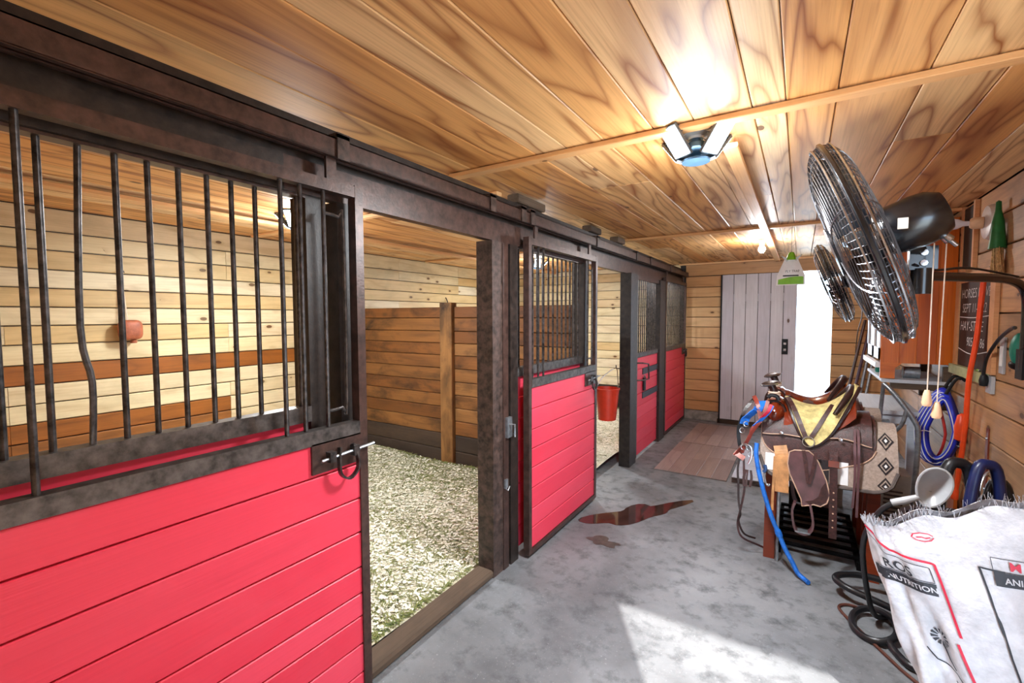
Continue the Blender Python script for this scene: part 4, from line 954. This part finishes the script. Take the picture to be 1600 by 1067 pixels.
st_ = thing('shade_tote', 'black lidded tote for the dark clutter, added to block light beneath the rear saddle', 'tote', (.14, 4.22, 0))  # added as a light blocker so the space under the saddles goes dark
MB().span((-.04, 4.11, 0), (.24, 4.33, .46)).build('box', BLACK, st_); MB().span((-.055, 4.105, .46), (.245, 4.345, .49)).build('lid', BLACKM, st_)

# ================================================================== TACK hanging at the front of the saddle
br_ = thing('bridle', 'red-brown leather bridle with buckles hanging at the saddle front', 'bridle', (-.24, 3.2, .38))
def strap(pts, w, m, nm='strap', par=br_, wd=(.8, .3, .5), t=.004): return MB().ribbon(smooth_path([(a_-.035, b_, c_) for a_, b_, c_ in pts], 5), w, t, wd).build(nm, m, par)
LR = plain('red_brown_strap', '84352a', .4, 0, .25, 20)
strap([(-.20, 3.22, 1.0), (-.175, 3.16, .96), (-.155, 3.13, .885), (-.15, 3.12, .865)], .024, LR, 'crown_piece')
strap([(-.12, 3.16, .985), (-.135, 3.13, .92), (-.16, 3.11, .86), (-.20, 3.10, .79), (-.235, 3.10, .70), (-.25, 3.10, .66)], .02, LR, 'cheek_piece')
strap([(-.16, 3.12, .865), (-.195, 3.1, .82), (-.21, 3.1, .76), (-.255, 3.1, .69), (-.29, 3.1, .64)], .018, LR, 'cheek_piece')
strap([(-.19, 3.24, .99), (-.235, 3.2, .93), (-.265, 3.17, .85), (-.275, 3.16, .76), (-.265, 3.15, .68), (-.26, 3.14, .60)], .02, LEATHD, 'rein')
strap([(-.255, 3.12, .66), (-.27, 3.11, .56), (-.265, 3.11, .46), (-.262, 3.11, .36), (-.25, 3.11, .27), (-.26, 3.12, .22), (-.23, 3.14, .14), (-.17, 3.2, .1)], .012, LEATHD, 'rein')
strap([(-.24, 3.12, .64), (-.235, 3.11, .52), (-.232, 3.11, .42), (-.25, 3.11, .30), (-.265, 3.12, .2), (-.24, 3.13, .12), (-.15, 3.2, .06), (-.10, 3.24, .03)], .012, LEATH, 'rein')
strap([(-.29, 3.11, .655), (-.26, 3.10, .64), (-.235, 3.10, .625)], .03, plain('pink_leather', 'b8756a', .45, 0, .2, 30), 'curb_strap')
for p_ in ((-.275, 3.09, .70), (-.245, 3.09, .70), (-.235, 3.09, .66), (-.285, 3.1, .80), (-.265, 3.11, .84)):
    c_ = Vector(p_); MB().tube([c_+Vector((.014*math.cos(a), .0, .017*math.sin(a))) for a in np.linspace(0, 6.283, 11)[:-1]], .003, 5, True).build('buckle', CHROME, br_, True)
MB().tube(smooth_path([(-.30, 3.1, .69), (-.27, 3.09, .72), (-.235, 3.09, .705), (-.23, 3.09, .65), (-.245, 3.09, .60)], 5), .006, 6).build('bit', CHROME, br_, True)
for k in range(9):
    a = random.uniform(-.018, .018); MB().ribbon(smooth_path([(-.245+a, 3.10, .56), (-.247+a*1.6, 3.10, .51), (-.25+a*1.2, 3.10, .455)], 3), .007, .002, (1, .2, 0)).build('tassel', LEATH, br_)
hl = thing('halter', 'blue nylon halter with black trim hanging beside the bridle', 'halter', (-.2, 3.17, .6))
strap([(-.15, 3.2, .975), (-.165, 3.15, .94), (-.20, 3.14, .905), (-.235, 3.14, .865), (-.245, 3.14, .83)], .05, BLUE, 'crown_strap', hl)
strap([(-.095, 3.13, .965), (-.11, 3.115, .93), (-.145, 3.11, .88), (-.19, 3.105, .83)], .022, BLUE, 'cheek_strap', hl)
strap([(-.10, 3.126, .97), (-.115, 3.11, .93), (-.15, 3.105, .885)], .018, plain('crimson_web', 'b81e3c', .5), 'lining', hl)
strap([(-.255, 3.16, .88), (-.275, 3.15, .80), (-.27, 3.14, .72), (-.255, 3.13, .66)], .02, BLACK, 'nose_band', hl)
MB().tube(smooth_path([(-.155, 3.20, 1.0), (-.14, 3.20, 1.015), (-.11, 3.2, 1.01), (-.10, 3.2, .985)], 4), .012, 7).build('throat_loop', BLACK, hl, True)
ld_ = thing('lead_rope', 'thick blue lead rope trailing from the tack down to the floor', 'rope', (-.05, 3.05, 0))
MB().tube(smooth_path([(-.205, 3.11, .73), (-.205, 3.09, .66), (-.185, 3.08, .55), (-.15, 3.07, .42), (-.11, 3.06, .30), (-.075, 3.06, .22), (-.045, 3.05, .15), (0, 3.03, .075), (.025, 3.02, .03), (.055, 3.0, .016), (.075, 2.97, .016)], 5), [.013]*51, 9).build('rope', BLUE, ld_, True)
MB().lathe([(0, 0), (.017, 0), (.019, .02), (.016, .04), (0, .04)], (-.07, 3.06, .205), (-.4, .1, 1), 10).build('knot', BLUE, ld_, True)
sn = MB().tube(smooth_path([(-.16, 3.12, .60), (-.155, 3.12, .575), (-.165, 3.12, .555)], 4), .010, 7).build('snap_body', plain('blue_steel', '3b5a8c', .4, .5), ld_, True)
MB().tube(smooth_path([(-.162, 3.118, .555), (-.157, 3.118, .52), (-.15, 3.118, .49), (-.138, 3.118, .478), (-.13, 3.118, .49)], 4), .006, 6).build('snap_hook', CHROME, ld_, True)

# ================================================================== FEED SACK in the right foreground
SX = thing('feed_sack', 'white woven feed sack with frayed open top in the right foreground', 'sack', (.56, 1.95, 0))
WR = [.75]
def ztop(x): return .775+.42*(x-.21)+.012*math.sin(x*40)
def sackP(u, v, off=0.0):
    """u: turn around the sack (radians, pi = left edge, 3pi/2 = side toward the viewer), v: 0 floor .. 1 rim"""
    cx = .60-.125*v**1.1; a = .16+.105*v; b = .125*(1-.78*v**3)
    c_, s_ = math.cos(u), math.sin(u); ca = math.copysign(abs(c_)**.62, c_); sa = math.copysign(abs(s_)**.62, s_)
    wr_ = WR[0]*(.016*math.sin(5*u+6*v)+.010*math.sin(11*u-9*v+1)+.006*math.sin(17*u+15*v))*(.35+.65*math.sin(math.pi*min(1, v*1.05)))
    k = 1+wr_/a+off/a*.0
    x = cx+(a*k+off)*ca; y = 1.98+(b*k+wr_*.6+off)*sa
    return (x, y, v*ztop(x))
sb = MB().sheet(lambda U, V: sackP(-2*math.pi*U, V), 180, 70, -.0015).build('body', SACK, SX, True)
MB().grid(lambda U, V: sackP(2*math.pi*U, .80+.185*V, -.012), 60, 6, True).build('lining', SACKI, SX, True)
fr_ = MB()
for i in range(420):
    u = random.uniform(0, 6.283); p = Vector(sackP(u, 1.0, .001)); d = Vector((random.uniform(-.012, .012), random.uniform(-.012, .012), random.uniform(.008, .026)))
    w = Vector((.0009, .0009, 0)); fr_.add([p-w-Vector((0, 0, .008)), p+w-Vector((0, 0, .008)), p+w+d, p-w+d], [(0, 1, 2, 3)])
o_ = fr_.build('frayed_threads', SACK, SX); o_['kind'] = 'stuff'
WR[0] = 0.0; _U = np.linspace(math.pi, 2*math.pi, 400); _Q = np.array([sackP(u, .75)[:2] for u in _U]); _A = np.concatenate([[0], np.cumsum(np.hypot(*np.diff(_Q, axis=0).T))])
WR[0] = .75; _l0 = float(np.interp(math.pi+.42, _U, _A))
def us(l): return float(np.interp(l+_l0, _A, _U))      # arc length from the left front edge -> angle
def on_sack(l, z, off=.003, up_=.003):
    u = us(l); v = .6
    for _ in range(4):
        p = sackP(u, v, off+up_); v = max(0, min(1, z/ max(.2, ztop(p[0]))))
    return sackP(u, v, off+up_)
def ink_line(pts, w, m):
    P = []
    for i in range(len(pts)-1):
        for k in range(10): f_ = k/10; P.append((pts[i][0]+(pts[i+1][0]-pts[i][0])*f_, pts[i][1]+(pts[i+1][1]-pts[i][1])*f_))
    P.append(pts[-1]); n_ = len(P); vs_ = []
    for i, (l, z) in enumerate(P):
        a = P[max(i-1, 0)]; b = P[min(i+1, n_-1)]; dx_, dz_ = b[0]-a[0], b[1]-a[1]; L_ = math.hypot(dx_, dz_) or 1
        nx, nz = -dz_/L_*w/2, dx_/L_*w/2; vs_ += [on_sack(l+nx, z+nz), on_sack(l-nx, z-nz)]
    MB().add(vs_, [(2*i, 2*i+1, 2*i+3, 2*i+2) for i in range(n_-1)]).build('printed_line', m, sb)
def ink_text(s_, l, z, size, m, bold=.0):
    v, f = text_mesh(s_, size, 0, bold); MB().add([on_sack(l+p[0], z+p[1], .0042) for p in v], f).build('print', m, sb)
def ink_band(l0, l1, z0, z1, m):
    MB().add([on_sack(l0+(l1-l0)*i/12, z, .0032) for i in range(13) for z in (z0, z1)], [(2*i, 2*i+2, 2*i+3, 2*i+1) for i in range(12)]).build('printed_band', m, sb)
ink_line([(-.03, .775), (.03, .715), (.115, .712), (.122, .71), (.14, .56), (.145, .52)], .007, INKR)
ink_line([(.135, .50), (.15, .40), (.17, .28), (.18, .2)], .007, INKR)
ink_line([(-.03, .755), (.02, .70), (.108, .697), (.112, .655), (-.03, .655)], .002, INKB)
ink_band(-.04, .114, .618, .652, INKB)
ink_text('ROS', .002, .660, .038, INKB, .0006); ink_text('NUTRITION', .002, .627, .021, SACK, .0004)
ink_line([(.265, .735), (.215, .735), (.225, .64), (.245, .5), (.27, .38), (.285, .2)], .005, INKB)
ink_line([(.37, .775), (.24, .77), (.24, .735), (.37, .735)], .002, INKB)
ink_band(.24, .37, .695, .733, INKB); ink_text('M', .275, .742, .034, INKR, .0006); ink_text('ANI', .26, .704, .024, SACK, .0004)
ink_line([(.115+.022*math.cos(a), .785+.012*math.sin(a)+.2*.022*math.cos(a)) for a in np.linspace(.3, 6.2, 9)], .0025, INKR)
ink_line([(.102, .781), (.112, .785), (.120, .783), (.130, .788)], .003, INKR)
# flower emblem of petals on the sack
for k in range(12):
    a = 2*math.pi*k/12; c0 = (.085, .49); q = [(c0[0]+r_*math.cos(a+da), c0[1]+r_*1.1*math.sin(a+da)) for r_, da in ((.010, -.12), (.024, -.16), (.024, .16), (.010, .12))]
    MB().add([on_sack(l, z, .0036) for l, z in q], [(0, 1, 2, 3)]).build('print_petal', INKB, sb)
ink_line([(.085, .465), (.095, .43), (.11, .41)], .006, INKB); ink_line([(.045, .45), (.06, .42), (.11, .40), (.125, .375)], .004, INKB)
for k in range(5): ink_line([(.10+.012*k, .375-.006*k), (.115+.012*k, .33-.006*k)], .003, INKB)

# ================================================================== HOSES, TUB AND SCOOP behind the sack
tb = thing('muck_tub', 'black rubber tub behind the feed sack', 'tub', (.60, 2.68, 0))
MB().lathe([(.0, .0), (.17, 0), (.21, .58), (.225, .585), (.225, .60), (.20, .60), (.16, .02), (.0, .02)], (.62, 2.64, 0), n=28).build('shell', RUBBER, tb, True)
for sg in (-1, 1): MB().tube(smooth_path([(.62+sg*.06, 2.64-.21, .55), (.62+sg*.05, 2.64-.25, .50), (.62, 2.64-.255, .48)], 4), .008, 6).build('rope_handle', TWINE, tb, True)
sc = thing('feed_scoop', 'grey plastic scoop with handle propped on the black tub', 'scoop', (.48, 2.62, .62))
Rsc = Matrix.Rotation(math.radians(-20), 3, 'Y')
def scp(u, v):
    th = math.pi*2*u; r = v; x_ = .055*r*math.cos(th)*(1+.15*math.sin(th)); z_ = .088*r*math.sin(th); d = .05*(1-r*r)
    p = Matrix.Rotation(math.radians(14), 3, 'Y') @ Vector((x_, d, z_)); return Vector((.50, 2.58, .765))+p
MB().sheet(scp, 28, 9, .004).build('bowl', GREYPL, sc, True)
MB().tube([scp(i/28, 1.0) for i in range(28)], .005, 6, True).build('lip', GREYPL, sc, True)
MB().tube([(.455, 2.585, .715), (.41, 2.585, .69), (.365, 2.59, .668)], [.012, .016, .015], 10).build('handle', GREYPL, sc, True)
MB().tube([(.50, 2.63, .74), (.505, 2.69, .605)], .010, 8).build('prop_stem', GALV, sc, True)
h1 = thing('black_hose', 'black hose arching from the scoop handle down to the floor coil', 'hose', (.3, 2.7, 0))
MB().tube(smooth_path([(.368, 2.592, .664), (.33, 2.60, .62), (.29, 2.62, .52), (.275, 2.64, .42), (.285, 2.66, .30), (.305, 2.68, .18), (.33, 2.72, .08), (.37, 2.80, .02), (.45, 2.88, .014)], 6), .012, 9).build('tube', RUBBER, h1, True)
MB().tube([(.45, 2.88, .014), (.50, 2.91, .014)], .016, 9).build('coupling', CHROME, h1, True)
h2 = thing('black_hose', 'flat black hose loop lying on the floor left of the sack', 'hose', (.33, 2.98, 0))
MB().tube(smooth_path([(.52, 3.02, .06), (.42, 3.06, .085), (.30, 3.05, .09), (.21, 2.99, .09), (.20, 2.94, .085), (.25, 2.89, .08), (.36, 2.87, .06), (.46, 2.86, .04)], 6), .017, 9).build('tube', RUBBER, h2, True)
MB().tube([(.46, 2.86, .04), (.51, 2.855, .035)], .02, 9).build('coupling', CHROME, h2, True)
h3 = thing('black_hose', 'small black hose ring on the concrete in front of the loop', 'hose', (.36, 2.7, 0))
MB().tube([(.335+.085*math.cos(a), 2.70+.12*math.sin(a), .03+.02*math.sin(a+1)) for a in np.linspace(0, 6.283, 25)[:-1]], .016, 8, True).build('tube', RUBBER, h3, True)
MB().tube(smooth_path([(.37, 2.60, .03), (.39, 2.55, .02), (.42, 2.48, .02), (.45, 2.46, .02)], 4), .015, 8).build('tail', RUBBER, h3, True)
bs = thing('brown_cable', 'thin rusty brown cable looped on the concrete left of the sack', 'cable', (.3, 2.7, 0))
MB().tube(smooth_path([(.30, 2.86, .008), (.24, 2.86, .008), (.205, 2.81, .008), (.24, 2.72, .008), (.33, 2.56, .008), (.40, 2.44, .008), (.46, 2.36, .008)], 6), .007, 7).build('wire', plain('rust_wire', '5a3226', .6, .2), bs, True)
MB().tube([(.46, 2.36, .008), (.48, 2.32, .008)], .010, 7).build('ferrule', CHROME, bs, True)
hr = thing('hose_bundle', 'thick black hose loops standing against the right wall behind the sack', 'hose', (.78, 3.0, 0))
for k, (cx, cy, w, zt, r_) in enumerate(((.66, 2.98, .10, .79, .026), (.76, 2.98, .09, .80, .024), (.83, 3.08, .08, .70, .02))):
    MB().tube(smooth_path([(cx-w, cy-.08, .02), (cx-w*.9, cy-.06, .4), (cx-w*.45, cy-.02, zt-.05), (cx, cy, zt), (cx+w*.5, cy+.02, zt-.06), (cx+w*.8, cy+.03, .4), (cx+w*.7, cy+.04, .02)], 5), r_, 9).build('loop', RUBBER if k != 1 else plain('navy_rubber', '1a2350', .35), hr, True)
MB().tube(smooth_path([(.90, 3.3, .66), (.86, 3.25, .72), (.80, 3.2, .66), (.78, 3.15, .5)], 4), .006, 6).build('spring_wire', CHROME, hr, True)
